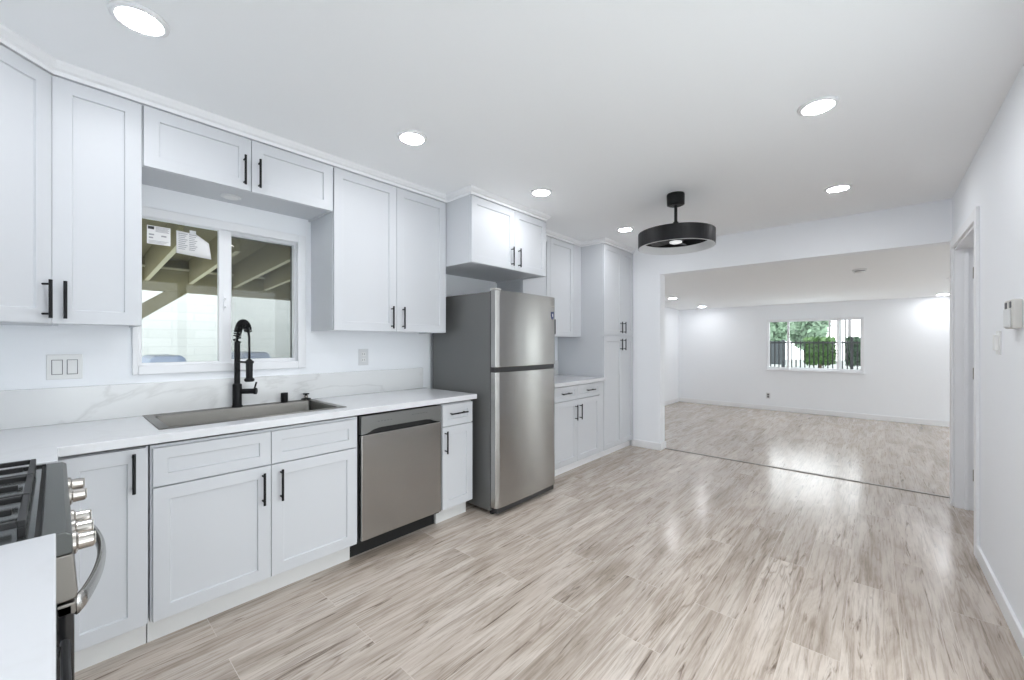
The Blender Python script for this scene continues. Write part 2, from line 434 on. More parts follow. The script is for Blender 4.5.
# baseboards
def bb(name, segs):
    bm = BM()
    for a in segs: box(bm, *a)
    struct(name, bm, M['trim'], bevel=0.004)
BH = 0.088
bb('baseboard_right', [(WR-.014, WR, 2.27, DY0-.075, 0, BH)])
bb('baseboard_header', [(0.60, 0.966, WH-.014, WH, 0, BH), (0.966, 0.980, WH-.014, YH2+.014, 0, BH)])
bb('baseboard_far', [(FX0, W3[0]-.05, FE-.014, FE, 0, BH)])
bb('baseboard_far_left', [(FX0, FX0+.014, YH2, FE-.014, 0, BH)])

# ---------------------------------------------------------------- door in the right wall
def casing(bm, x0, x1):
    box(bm, x0, x1, DY0-.075, DY0, 0, DZ+.07); box(bm, x0, x1, DY1, DY1+.075, 0, DZ+.07); box(bm, x0, x1, DY0, DY1, DZ, DZ+.07); return bm
d1 = struct('door_1', casing(BM(), WR-.016, WR), M['trim'], bevel=0.004)
bm = BM(); box(bm, WR, WR+.12, DY1-.018, DY1, 0, DZ); box(bm, WR, WR+.12, DY0, DY0+.018, 0, DZ); box(bm, WR, WR+.12, DY0+.018, DY1-.018, DZ-.018, DZ)
box(bm, WR+.055, WR+.075, DY1-.03, DY1-.018, 0, DZ-.018); box(bm, WR+.055, WR+.075, DY0+.018, DY0+.03, 0, DZ-.018)
d1['_b'] = list(d1.location)
struct('door_jamb', bm, M['trim'], parent=d1)
for z in (0.277, 1.074, 1.863):
    bm = BM(); box(bm, WR+.098, WR+.116, DY1-.021, DY1-.017, z-.045, z+.045); tube(bm, [(WR+.122, DY1-.024, z-.045), (WR+.122, DY1-.024, z+.045)], 0.007, 8)
    obj('hinge', bm, M['hinge'], d1)
Fd = Face((WR+.135, DY1-.06, 0), (1, 0, 0), (0, -1, 0))
dl = obj('door_leaf', Fd.box(BM(), 0, 0.92, -.036, 0, 0.01, DZ-.025), M['trim'], d1, bevel=0.003)
bm = BM(); lathe(bm, [(0, 0), (.012, 0), (.012, .03), (.026, .04), (.028, .055), (.018, .068), (0, .07)], (WR+.99, DY1-.06, 0.95), 'y', 16)
bmesh.ops.scale(bm, vec=(1, -1, 1), space=Matrix.Translation((-(WR+.99), -(DY1-.06), -.95)), verts=bm.verts)
obj('knob', bm, M['hinge'], dl, smooth=True)

# ---------------------------------------------------------------- windows
def rect_frame_x(bm, x0, x1, y0, y1, z0, z1, w):
    box(bm, x0, x1, y0, y0+w, z0, z1); box(bm, x0, x1, y1-w, y1, z0, z1)
    box(bm, x0, x1, y0+w, y1-w, z0, z0+w); box(bm, x0, x1, y0+w, y1-w, z1-w, z1); return bm
def rect_frame_y(bm, y0, y1, x0, x1, z0, z1, w):
    box(bm, x0, x0+w, y0, y1, z0, z1); box(bm, x1-w, x1, y0, y1, z0, z1)
    box(bm, x0+w, x1-w, y0, y1, z0, z0+w); box(bm, x0+w, x1-w, y0, y1, z1-w, z1); return bm
# window_1: sliding window above the sink
bm = BM()
w1 = struct('window_1', [box(bm, WL, WL+.016, *q) for q in ((0.268, 0.292, 1.142, 2.05), (1.098, 1.150, 1.142, 2.05), (0.292, 1.098, 1.142, 1.192), (0.292, 1.098, 1.998, 2.05))] and bm, M['vinyl'], bevel=0.004); w1['_b'] = list(w1.location)
obj('frame', rect_frame_x(BM(), WL-.10, WL+.006, 0.282, 1.125, 1.175, 2.025, 0.014), M['vinyl'], w1)
sa = obj('sash', rect_frame_x(BM(), WL-.045, WL-.004, 0.286, 0.676, 1.183, 2.017, 0.022), M['vinyl'], w1, bevel=0.002)
obj('pane', bx(WL-.026, WL-.022, 0.304, 0.658, 1.20, 2.0), M['glass'], sa)
sb = obj('sash', rect_frame_x(BM(), WL-.09, WL-.05, 0.705, 1.118, 1.188, 2.012, 0.024), M['vinyl'], w1, bevel=0.002)
obj('mullion', bx(WL-.05, WL-.012, 0.676, 0.716, 1.183, 2.017), M['vinyl'], w1, bevel=0.003)
obj('pane', bx(WL-.072, WL-.068, 0.724, 1.10, 1.207, 1.993), M['glass'], sb)
bm = BM(); box(bm, WL-.012, WL+.004, 0.676, 0.694, 1.51, 1.60); tube(bm, [(WL+.002, .685, 1.53), (WL+.018, .672, 1.535)], .006, 8); tube(bm, [(WL+.002, .685, 1.58), (WL+.018, .672, 1.575)], .006, 8)
obj('latch', bm, M['vinyl'], w1)
sc = obj('screen_frame', rect_frame_x(BM(), WL-.125, WL-.11, 0.715, 1.122, 1.185, 2.012, 0.024), M['sframe'], w1)
obj('screen_mesh', bx(WL-.119, WL-.117, 0.737, 1.100, 1.207, 1.99), M['screen'], sc)
# window_2: far room window, three lights
X0, X1, Z0, Z1 = 1.335, 2.785, 0.795, 1.770
w2 = struct('window_2', rect_frame_y(BM(), FE-.02, FE+.0, X0, X1, Z0, Z1, 0.022), M['vinyl'], bevel=0.003); w2['_b'] = list(w2.location)
obj('frame', rect_frame_y(BM(), FE, FE+.09, W2[0], W2[1], W2[2], W2[3], 0.012), M['vinyl'], w2)
for a, b, yo in ((1.352, 1.705, .01), (1.665, 2.475, .045), (2.415, 2.768, .01)):
    s_ = obj('sash', rect_frame_y(BM(), FE+yo, FE+yo+.03, a, b, Z0+.022, Z1-.020, 0.030), M['vinyl'], w2)
    obj('pane', bx(a+.03, b-.03, FE+yo+.013, FE+yo+.017, Z0+.05, Z1-.048), M['glass'], s_)
obj('window_sill', bx(X0-.02, X1+.02, FE-.035, FE, Z0-.02, Z0), M['vinyl'], w2, bevel=0.003)
# door_2: unseen glazed door inferred from the refrigerator's streak, also adds daylight
g = struct('door_2', rect_frame_y(BM(), FE-.02, FE, W3[0]-.05, W3[1]+.05, 0.0, W3[3]+.05, 0.05), M['vinyl'], bevel=0.003); g['_b'] = list(g.location)
for a, b, yo in ((W3[0], 6.12, .02), (6.06, W3[1], .06)):
    s_ = obj('sash', rect_frame_y(BM(), FE+yo, FE+yo+.035, a, b, W3[2], W3[3], 0.05), M['vinyl'], g)
    obj('pane', bx(a+.045, b-.045, FE+yo+.015, FE+yo+.02, W3[2]+.045, W3[3]-.045), M['glass'], s_)

# added_door_3: unseen sliding door added beside the camera to let in daylight
g = struct('added_door_3', rect_frame_x(BM(), WR-.016, WR, GD[0]-.06, GD[1]+.06, 0.0, GD[3]+.06, 0.06), M['vinyl'], bevel=0.003); g['_b'] = list(g.location)
for a, b, xo in ((GD[0], 1.09, .02), (1.01, GD[1], .06)):
    s_ = obj('sash', rect_frame_x(BM(), WR+xo, WR+xo+.035, a, b, GD[2], GD[3], 0.05), M['vinyl'], g)
    obj('pane', bx(WR+xo+.015, WR+xo+.02, a+.045, b-.045, GD[2]+.045, GD[3]-.045), M['glass'], s_)
struct('ground_side', bx(WR+.12, 16.0, -10.0, 2.9, -0.14, -0.08), M['concrete'])  # unseen pale ground added to bounce daylight in through the added door
# added_window_3: unseen wide window added to brighten the far room
w3 = struct('added_window_3', rect_frame_x(BM(), FX1-.02, FX1, 5.86, 8.74, 0.31, 1.89, 0.05), M['vinyl'], bevel=0.003); w3['_b'] = list(w3.location)
for a, b, xo in ((5.9, 7.33, .02), (7.27, 8.7, .06)):
    s_ = obj('sash', rect_frame_x(BM(), FX1+xo, FX1+xo+.035, a, b, 0.35, 1.85, 0.04), M['vinyl'], w3)
    obj('pane', bx(FX1+xo+.015, FX1+xo+.02, a+.035, b-.035, 0.385, 1.815), M['glass'], s_)

# ---------------------------------------------------------------- crown moulding
def sweep(bm, path, prof):
    """path: XY points, outward side on the right hand; prof: (out, z)"""
    P = [Vector((x, y)) for x, y in path]; rings = []
    for i, p in enumerate(P):
        def nrm(a, b): d = (b-a).normalized(); return Vector((d.y, -d.x))
        n1 = nrm(P[max(i-1, 0)], P[max(i, 1)]); n2 = nrm(P[min(i, len(P)-2)], P[min(i+1, len(P)-1)])
        m_ = (n1+n2).normalized(); m_ = m_ / max(0.35, m_.dot(n1))
        rings.append([bm.verts.new((p.x+m_.x*o, p.y+m_.y*o, z)) for o, z in prof])
    n = len(prof)
    for q, w in zip(rings, rings[1:]):
        for k in range(n): bm.faces.new((q[k], q[(k+1) % n], w[(k+1) % n], w[k]))
    bm.faces.new(rings[0]); bm.faces.new(rings[-1][::-1]); return bm
UX, BX = 0.33, 0.625
crown = [(-0.02, 2.452), (0.006, 2.452), (0.006, 2.470), (0.018, 2.476), (0.030, 2.492), (0.034, CZ), (-0.02, CZ)]
path = [(0.90, WB+.305), (0.62, WB+.305), (UX, -0.012), (UX, 2.112), (BX, 2.112), (BX, 3.062), (UX, 3.062), (UX, 4.148), (BX, 4.148), (BX, WH)]
struct('trim_2', sweep(BM(), path, crown), M['trim'])

# ---------------------------------------------------------------- wall cabinets
UZ0, UZ1 = 1.395, 2.452
FU = Face((UX, 0, 0), (0, 1, 0), (1, 0, 0))         # a = world Y
FB = Face((BX, 0, 0), (0, 1, 0), (1, 0, 0))
def carc(root, x1, y0, y1, z0, z1):
    """cabinet box with a recessed underside"""
    bm = BM(); t = 0.016
    W_ = WL
    box(bm, WL, x1, y0, y0+t, z0, z1); box(bm, WL, x1, y1-t, y1, z0, z1)
    box(bm, WL, x1, y0+t, y1-t, z0+.012, z0+.028); box(bm, WL, x1, y0+t, y1-t, z1-t, z1)
    box(bm, WL, WL+.01, y0+t, y1-t, z0+.028, z1-t); box(bm, x1-.018, x1, y0+t, y1-t, z0, z0+.012)
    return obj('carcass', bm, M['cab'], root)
# diagonal corner cabinet
A, B = Vector((UX, -0.012)), Vector((0.62, WB+.305))
t = thing('corner_wall_cabinet', 'white wall cabinet set diagonally across the corner beside the range', 'cabinet', (0.1, -0.5, UZ0))
n = Vector((A.y-B.y, -(A.x-B.x))); n = Vector((1, 1)).normalized()
ins = n*0.02
obj('carcass', prism(BM(), [(WL, WB), (0.62, WB), (0.62, B.y-.02), (B.x-ins.x, B.y-ins.y), (A.x-ins.x, A.y-ins.y), (A.x-.02, -0.012), (WL, -0.012)], UZ0, UZ1), M['cab'], t)
wd = (A-B).length
FD = Face((B.x, B.y, 0), (A.x-B.x, A.y-B.y, 0), (n.x, n.y, 0))
door(t, FD, 0.022, wd+.001, UZ0, UZ1-.004, pull=(wd-.036, 1.497))
# narrow single
t = thing('narrow_wall_cabinet', 'narrow white single door wall cabinet left of the sink window', 'cabinet', (WL, 0.0, UZ0))
carc(t, UX-.02, -0.010, 0.272, UZ0, UZ1); door(t, FU, -0.0135, 0.272, UZ0, UZ1-.004, pull=(0.026, 1.497))
# short one above the window
t = thing('bridge_wall_cabinet', 'short wide white wall cabinet with two doors above the sink window', 'cabinet', (WL, 0.274, 2.155))
carc(t, UX-.02, 0.274, 1.186, 2.158, UZ1)
door(t, FU, 0.276, 0.726, 2.158, UZ1-.004, pull=(0.690, 2.262)); door(t, FU, 0.726, 1.184, 2.158, UZ1-.004, pull=(0.762, 2.262))
t = thing('puck_light', 'flat white round puck light under the short cabinet above the window', 'puck light', (0.12, 0.68, 2.17))
bm = BM(); lathe(bm, [(0, 0), (.05, 0), (.05, -.006), (.043, -.009), (0, -.009)], (0.12, 0.68, 2.17), n=28); obj('puck_body', bm, M['plate2'], t)
bm = BM(); lathe(bm, [(0, -.009), (.036, -.009), (.034, -.011), (0, -.011)], (0.12, 0.68, 2.17), n=28); obj('lens_cover', bm, M['plate'], t)
# tall double
t = thing('double_wall_cabinet', 'tall white double door wall cabinet between sink window and refrigerator', 'cabinet', (WL, 1.188, UZ0))
carc(t, UX-.02, 1.188, 2.106, UZ0, UZ1)
door(t, FU, 1.190, 1.650, UZ0, UZ1-.004, pull=(1.607, 1.497)); door(t, FU, 1.650, 2.106, UZ0, UZ1-.004, pull=(1.699, 1.497))
# above the fridge
t = thing('fridge_top_cabinet', 'deep white double door cabinet hung above the refrigerator', 'cabinet', (WL, 2.112, 1.935))
carc(t, BX-.02, 2.112, 3.062, 1.935, UZ1)
door(t, FB, 2.114, 2.616, 1.935, UZ1-.004, pull=(2.571, 2.045)); door(t, FB, 2.616, 3.060, 1.935, UZ1-.004, pull=(2.661, 2.045))
# far wall cabinet
t = thing('far_wall_cabinet', 'white double door wall cabinet between refrigerator and tall pantry', 'cabinet', (WL, 3.066, 1.39))
carc(t, UX-.02, 3.066, 3.985, 1.385, UZ1)
door(t, FU, 3.068, 3.525, 1.385, UZ1-.004, pull=(3.48, 1.487)); door(t, FU, 3.525, 3.980, 1.385, UZ1-.004, pull=(3.57, 1.487))
obj('filler_strip', bx(WL, UX-.004, 3.987, 4.146, 1.385, UZ1), M['cab'], t)
# pantry
t = thing('pantry_cabinet', 'floor to ceiling white pantry cabinet with four doors', 'cabinet', (0.3, 4.53, 0))
obj('carcass', bx(WL+.003, BX-.02, 4.150, WH-.003, 0.085, UZ1), M['cab'], t)
obj('toe_kick', bx(WL+.003, 0.575, 4.155, WH-.015, 0, 0.085), M['trim'], t)
for z0, z1, zp in ((0.085, 1.395, 1.295), (1.405, UZ1-.004, 1.500)):
    door(t, FB, 4.152, 4.590, z0, z1, pull=(4.546, zp), length=0.14); door(t, FB, 4.590, 4.90, z0, z1, pull=(4.634, zp), length=0.14)

# ---------------------------------------------------------------- base cabinets
def toe(root, y0, y1, m='toe', x=0.548): return obj('toe_kick', bx(WL+.02, x, y0, y1, 0, 0.115), M[m], root)
BT = 0.872
# corner unit with one door
t = thing('corner_base_cabinet', 'white base cabinet in the corner with one door and long black pull', 'cabinet', (0.3, -0.17, 0))
bm = BM(); box(bm, WL+.003, BX-.02, WB+.003, 0.262, 0.115, BT); box(bm, BX-.02, 0.893, WB+.003, -0.03, 0.115, BT)
obj('carcass', bm, M['cab'], t)
bm = BM(); box(bm, WL+.02, 0.548, -.1, 0.262, 0, 0.115); box(bm, 0.548, 0.89, WB+.05, -0.10, 0, 0.115)
obj('toe_kick', bm, M['toe'], t)
door(t, FB, -0.0, 0.256, 0.118, 0.872, pull=(0.213, 0.774), length=0.165)
# sink unit
t = thing('sink_base_cabinet', 'white base cabinet under the sink with two doors and two plain false drawer fronts', 'cabinet', (0.3, 0.73, 0))
bm = BM(); box(bm, WL+.003, BX-.02, 0.268, 0.286, 0.115, BT); box(bm, WL+.003, BX-.02, 1.186, 1.204, 0.115, BT); box(bm, WL+.003, BX-.02, 0.286, 1.186, 0.115, 0.135)
box(bm, WL+.003, WL+.012, 0.286, 1.186, 0.135, BT); box(bm, BX-.04, BX-.02, 0.286, 1.186, 0.66, BT)
obj('carcass', bm, M['cab'], t); toe(t, 0.266, 1.186)
door(t, FB, 0.274, 0.732, 0.694, BT-.01, name='drawer_front'); door(t, FB, 0.732, 1.193, 0.694, BT-.01, name='drawer_front')
door(t, FB, 0.274, 0.732, 0.116, 0.690, pull=(0.693, 0.582)); door(t, FB, 0.732, 1.193, 0.116, 0.690, pull=(0.776, 0.583))
# slim unit
t = thing('slim_base_cabinet', 'slim white base cabinet with one drawer between dishwasher and refrigerator', 'cabinet', (0.3, 1.98, 0))
obj('carcass', bx(WL+.003, BX-.02, 1.832, 2.128, 0.115, BT), M['cab'], t); toe(t, 1.835, 2.124)
door(t, FB, 1.835, 2.126, 0.712, BT-.004, pull=(1.972, 0.80), vertical=False, name='drawer')
door(t, FB, 1.835, 2.126, 0.116, 0.708, pull=(1.858, 0.602))
# far unit
t = thing('far_base_cabinet', 'white base cabinet with two drawers beyond the refrigerator', 'cabinet', (0.3, 3.6, 0))
obj('carcass', bx(WL+.003, BX-.02, 3.148, 4.146, 0.085, BT+.01), M['cab'], t); obj('toe_kick', bx(WL+.02, 0.575, 3.15, 4.146, 0, 0.085), M['trim'], t)
door(t, FB, 3.150, 3.600, 0.735, BT+.006, pull=(3.375, 0.81), vertical=False, name='drawer', length=.15); door(t, FB, 3.600, 4.060, 0.735, BT+.006, pull=(3.84, 0.81), vertical=False, name='drawer', length=.15)
door(t, FB, 3.150, 3.600, 0.088, 0.730, pull=(3.556, 0.60)); door(t, FB, 3.600, 4.060, 0.088, 0.730, pull=(3.640, 0.60))
obj('filler_strip', bx(BX-.022, BX-.003, 4.062, 4.146, 0.088, BT+.006), M['cab'], t)
# unit right of the range
FBk = Face((0, -0.022, 0), (1, 0, 0), (0, 1, 0))
t = thing('end_base_cabinet', 'white base cabinet beside the range under the nearest countertop', 'cabinet', (1.97, -0.3, 0))
obj('carcass', bx(1.672, 2.27, WB+.003, -0.042, 0.115, BT), M['cab'], t); obj('toe_kick', bx(1.68, 2.262, WB+.05, -0.10, 0, 0.115), M['toe'], t)
door(t, FBk, 1.675, 2.268, 0.712, BT-.004, pull=(1.97, 0.80), vertical=False, name='drawer')
door(t, FBk, 1.675, 1.972, 0.116, 0.708, pull=(1.93, 0.6)); door(t, FBk, 1.972, 2.268, 0.116, 0.708, pull=(2.015, 0.6))

# ---------------------------------------------------------------- worktops and splash
CB = 0.886
SX0, SX1, SY0, SY1 = 0.005, 0.530, 0.306, 1.178     # sink rim
# L-shaped top with the sink cut out
bm = BM()
hx0, hx1, hy0, hy1 = SX0+.03, SX1-.03, SY0+.03, SY1-.03
def holed(bm, z0, z1):
    o = [(WL, WB), (0.895, WB), (0.895, 0.004), (0.650, 0.004), (0.650, 2.150), (WL, 2.150)]
    # tiles around the hole, shared vertices
    xs = [WL, hx0, hx1, 0.650, 0.895]; ys = [WB, 0.004, hy0, hy1, 2.150]
    V = {}
    def g_(i, j, z):
        k = (i, j, z)
        if k not in V: V[k] = bm.verts.new((xs[i], ys[j], z))
        return V[k]
    cells = {(i, j) for i in range(4) for j in range(4) if not (i == 1 and j == 2) and not (i == 3 and j > 0)}
    for i, j in cells:
        bm.faces.new((g_(i, j, z1), g_(i+1, j, z1), g_(i+1, j+1, z1), g_(i, j+1, z1)))
        bm.faces.new((g_(i, j, z0), g_(i, j+1, z0), g_(i+1, j+1, z0), g_(i+1, j, z0)))
        for di, dj, e in ((-1, 0, ((0,0),(0,1))), (1, 0, ((1,0),(1,1))), (0, -1, ((0,0),(1,0))), (0, 1, ((0,1),(1,1)))):
            if (i+di, j+dj) not in cells:
                (a, b), (c, d) = e
                bm.faces.new((g_(i+a, j+b, z0), g_(i+c, j+d, z0), g_(i+c, j+d, z1), g_(i+a, j+b, z1)))
holed(bm, CB, CT)
tag(obj('countertop', bm, M['quartz'], bevel=0.003), 'long L-shaped white quartz countertop holding the sink', 'countertop')
tag(obj('countertop', bx(1.667, 2.29, WB, 0.0, CB, CT), M['quartz'], bevel=0.003), 'white quartz countertop nearest the camera, right of the range', 'countertop')
tag(obj('countertop', bx(WL, 0.650, 3.10, 4.147, CB, CT), M['quartz'], bevel=0.003), 'short white quartz countertop beyond the refrigerator', 'countertop')
bm = BM(); box(bm, WL, -0.002, -0.60, 2.125, CT, 1.098); box(bm, WL, 0.895, WB, -0.60, CT, 1.098)
tag(obj('backsplash', bm, M['marble'], bevel=0.002), 'veined white stone backsplash strip behind the sink', 'backsplash')
tag(obj('backsplash', bx(WL, -0.002, 3.10, 4.147, CT, 1.098), M['marble'], bevel=0.002), 'short stone backsplash strip behind the countertop beyond the refrigerator', 'backsplash')

# ---------------------------------------------------------------- sink, faucet, small fittings
t = thing('kitchen_sink', 'stainless steel drop-in sink set into the white countertop', 'sink', ((SX0+SX1)/2, (SY0+SY1)/2, CT))
zt = CT+.004
bm = BM()
def loop(x0, x1, y0, y1, z): return [bm.verts.new(c) for c in ((x0, y0, z), (x1, y0, z), (x1, y1, z), (x0, y1, z))]
bx0, bx1, by0, by1 = SX0+.085, SX1-.032, SY0+.04, SY1-.04
loops = [loop(SX0, SX1, SY0, SY1, CT+.0005), loop(SX0+.003, SX1-.003, SY0+.003, SY1-.003, zt), loop(bx0, bx1, by0, by1, zt-.0005)]
for q, w in zip(loops, loops[1:]):
    for k in range(4): bm.faces.new((q[k], q[(k+1) % 4], w[(k+1) % 4], w[k]))
obj('rim', bm, M['sinks'], t)
bm = BM()
L_ = [loop(bx0, bx1, by0, by1, zt-.0005), loop(bx0+.006, bx1-.006, by0+.006, by1-.006, zt-.02), loop(bx0+.012, bx1-.012, by0+.012, by1-.012, 0.72), loop(bx0+.05, bx1-.05, by0+.05, by1-.05, 0.70)]
for q, w in zip(L_, L_[1:]):
    for k in range(4): bm.faces.new((q[k], q[(k+1) % 4], w[(k+1) % 4], w[k]))
bm.faces.new(L_[-1])
o = obj('basin', bm, M['sinks'], t, bevel=0.018, smooth=True, seg=4)
bm = BM(); lathe(bm, [(0, 0), (.055, 0), (.055, .004), (.045, .004), (.04, .001), (0, .001)], ((bx0+bx1)/2, (by0+by1)/2, 0.702), n=24)
obj('drain', bm, M['chrome'], t, smooth=False)

fx, fy = 0.045, 0.730
zb_ = zt
t = thing('kitchen_faucet', 'matt black spring neck kitchen faucet standing behind the sink', 'faucet', (fx, fy, zb_))
bm = BM(); lathe(bm, [(0, 0), (.028, 0), (.028, .008), (.024, .012), (.024, .135), (.021, .14), (0, .14)], (fx, fy, zb_), n=24)
obj('base', bm, M['black'], t, smooth=False)
obj('stem', tube(BM(), [(fx, fy, zb_+.138), (fx, fy, 1.322)], 0.0155, 16), M['black'], t)
Rr = 0.078; zc_ = 1.352
arc = [(fx, fy, 1.318), (fx, fy, zc_)] + [(fx+Rr-Rr*math.cos(a), fy+.02*(a/PI), zc_+Rr*math.sin(a)*1.05) for a in [PI*k/16 for k in range(1, 15)]]
sp = obj('hose', tube(BM(), arc + [(fx+2*Rr+.002, fy+.02, 1.34), (fx+2*Rr+.004, fy+.02, 1.20)], 0.006, 10), M['black'], t, smooth=True)
# coil round the arc
cp = []; Vp = [Vector(p) for p in arc]
N_ = 17*12
for i in range(N_+1):
    f = i/N_*(len(Vp)-1); k = min(int(f), len(Vp)-2); p = Vp[k].lerp(Vp[k+1], f-k); d = (Vp[k+1]-Vp[k]).normalized()
    a_ = Vector((0, 1, 0)); a_ = (a_-d*a_.dot(d)).normalized(); b_ = d.cross(a_); w_ = 2*PI*i/12
    cp.append(p + (a_*math.cos(w_) + b_*math.sin(w_))*0.0178)
obj('spring', tube(BM(), cp, 0.0042, 6), M['black'], t, smooth=True)
hx, hy = fx+2*Rr+.004, fy+.02
bm = BM(); lathe(bm, [(0, 0), (.020, 0), (.026, .006), (.026, .016), (.017, .024), (.018, .10), (.016, .125), (.009, .132), (0, .132)], (hx, hy, 1.088), n=20)
obj('spray_head', bm, M['black'], t, smooth=False)
bm = BM(); tube(bm, [(fx, fy, 1.20), (hx, hy, 1.20)], 0.006, 8); lathe(bm, [(.009, 0), (.023, 0), (.023, .014), (.009, .014)], (hx, hy, 1.195), n=20)
obj('holder_arm', bm, M['black'], t)
bm = BM(); tube(bm, [(fx, fy, 1.02), (fx+.05, fy+.075, 1.02)], [.016, .016], 14); tube(bm, [(fx+.05, fy+.075, 1.02), (fx+.058, fy+.087, 1.02)], .0195, 14); tube(bm, [(fx+.05, fy+.075, 1.025), (fx+.062, fy+.085, 1.075)], .005, 8)
obj('lever', bm, M['black'], t)
# black soap/air gap caps on the deck
t = thing('air_gap_cap', 'plain black air gap cap on the sink deck right of the faucet', 'cap', (.05, 0.992, zt))
bm = BM(); lathe(bm, [(0, 0), (.021, 0), (.021, .058), (.019, .062), (0, .062)], (.05, 0.992, zt), n=24)
obj('cap_body', bm, M['black'], t)
t = thing('soap_dispenser', 'small black flanged fitting with pale collar at the right end of sink deck', 'soap dispenser', (.05, 1.128, zt))
bm = BM(); lathe(bm, [(0, 0), (.03, 0), (.03, .005), (.011, .009), (.011, .014), (0, .014)], (.05, 1.128, zt+.006), n=24)
obj('flange', bm, M['black'], t)
bm = BM(); lathe(bm, [(0, 0), (.012, 0), (.012, .012), (0, .012)], (.05, 1.128, zt+.018), n=20); lathe(bm, [(0, 0), (.011, 0), (.011, .008), (0, .008)], (.05, 1.128, zt-.001), n=20)
obj('collar', bm, M['chrome'], t)
bm = BM(); lathe(bm, [(0, 0), (.008, 0), (.008, .008), (.02, .01), (.02, .016), (0, .018)], (.05, 1.128, zt+.029), n=20)
obj('knob_top', bm, M['black'], t)

# ---------------------------------------------------------------- dishwasher
t = thing('dishwasher', 'stainless steel dishwasher with pocket handle between sink cabinet and slim cabinet', 'dishwasher', (0.3, 1.515, 0))
dy0, dy1 = 1.216, 1.824
obj('body', bx(WL+.03, 0.598, dy0, dy1, 0.10, 0.868), M['rubber'], t)
obj('kick_plate', bx(WL+.05, 0.53, 1.19, 1.833, 0, 0.10), M['rubber'], t)
xd = 0.628
bm = BM(); box(bm, 0.598, xd, dy0+.004, dy1-.002, 0.118, 0.756)
obj('door_panel', bm, M['steel'], t, bevel=0.005)
# panel with the scooped pocket below
bm = BM(); pts = []
yy = [dy0+.004, dy0+.03, dy0+.055, dy0+.085, dy0+.13, dy1-.13, dy1-.085, dy1-.055, dy1-.03, dy1-.002]
lo = [0.760, 0.761, 0.768, 0.782, 0.789, 0.789, 0.782, 0.768, 0.761, 0.760]
f0 = [bm.verts.new((xd-.004, y, 0.870)) for y in yy]; f1 = [bm.verts.new((xd-.004, y, z)) for y, z in zip(yy, lo)]
b0 = [bm.verts.new((0.598, y, 0.870)) for y in yy]; b1 = [bm.verts.new((0.598, y, z)) for y, z in zip(yy, lo)]
for k in range(len(yy)-1):
    bm.faces.new((f0[k], f1[k], f1[k+1], f0[k+1])); bm.faces.new((b0[k], b0[k+1], b1[k+1], b1[k]))
    bm.faces.new((f0[k], f0[k+1], b0[k+1], b0[k])); bm.faces.new((f1[k], b1[k], b1[k+1], f1[k+1]))
bm.faces.new((f0[0], b0[0], b1[0], f1[0])); bm.faces.new((f0[-1], f1[-1], b1[-1], b0[-1]))
cpn = obj('control_panel', bm, M['panel'], t)
for k in range(5): obj('touch_key', bx(xd-.0042, xd-.0034, 1.33+.022*k, 1.342+.022*k, 0.825, 0.829), M['slot'], cpn)
for k in range(6): obj('touch_key', bx(xd-.0042, xd-.0034, 1.58+.022*k, 1.592+.022*k, 0.835, 0.839), M['slot'], cpn)
obj('pocket_handle', bx(0.598, 0.603, dy0+.03, dy1-.03, 0.756, 0.79), M['rubber'], t)

# ---------------------------------------------------------------- refrigerator
t = thing('refrigerator', 'tall stainless steel top freezer refrigerator with grey sides', 'refrigerator', (0.4, 2.565, 0))
ry0, ry1, rx = 2.195, 2.955, 0.812
obj('cabinet_body', bx(0.03, 0.742, ry0, ry1, 0.035, 1.705), M['fside'], t, bevel=0.006)
def curved_door(z0, z1):
    """front bows outward slightly, edges rounded"""
    bm = BM(); n_ = 24; out = []
    for k in range(n_+1):
        s_ = k/n_; y = ry0 + (ry1-ry0)*s_
        e = min(s_, 1-s_)*(ry1-ry0)
        x = rx + 0.010*(1-(2*s_-1)**2) - (0.012*(1-min(1, e/0.02))**2)
        out.append((x, y))
    return prism(bm, [(0.750, ry1), (0.750, ry0)] + out, z0, z1)
fd = obj('freezer_door', curved_door(1.128, 1.715), M['steel'], t, bevel=0.004)
rd = obj('fridge_door', curved_door(0.065, 1.092), M['steel'], t, bevel=0.004)
obj('handle_gap', bx(0.70, 0.795, ry0+.006, ry1-.006, 1.094, 1.126), M['dark'], t)
obj('gasket', bx(0.738, 0.752, ry0+.004, ry1-.004, 0.07, 1.71), M['dark'], t)
bm = BM(); box(bm, 0.745, 0.80, 2.195, 2.26, 1.716, 1.728)
obj('hinge_cover', bm, M['beige'], t, bevel=0.003)
bm = BM(); box(bm, 0.735, 0.800, ry0+.02, ry1-.02, 0.022, 0.060)
obj('toe_grille', bm, M['dark'], t)
for y in (ry0+.05, ry1-.05):
    bm = BM(); lathe(bm, [(0, 0), (.02, 0), (.02, .012), (.01, .014), (.01, .04), (0, .04)], (0.72, y, 0), n=16); obj('foot', bm, M['dark'], t)
    bm = BM(); lathe(bm, [(0, 0), (.02, 0), (.02, .012), (.01, .014), (.01, .04), (0, .04)], (0.10, y, 0), n=16); obj('foot', bm, M['dark'], t)
bm = BM()
yb, zb2 = 2.900, 1.555
sh = [(-.022, .03), (.022, .03), (.022, -.005), (.012, -.028), (0, -.038), (-.012, -.028), (-.022, -.005)]
def badge_x(y): s_ = (y-ry0)/(ry1-ry0); return rx + 0.010*(1-(2*s_-1)**2)
a_ = [bm.verts.new((badge_x(yb+y)+.0005, yb+y, zb2+z)) for y, z in sh]; b_ = [bm.verts.new((badge_x(yb+y)+.002, yb+y, zb2+z)) for y, z in sh]
bm.faces.new(b_); bm.faces.new(a_[::-1])
for k in range(7): bm.faces.new((a_[k], a_[(k+1) % 7], b_[(k+1) % 7], b_[k]))
bd = obj('shield_sticker', bm, M['badge'], fd)
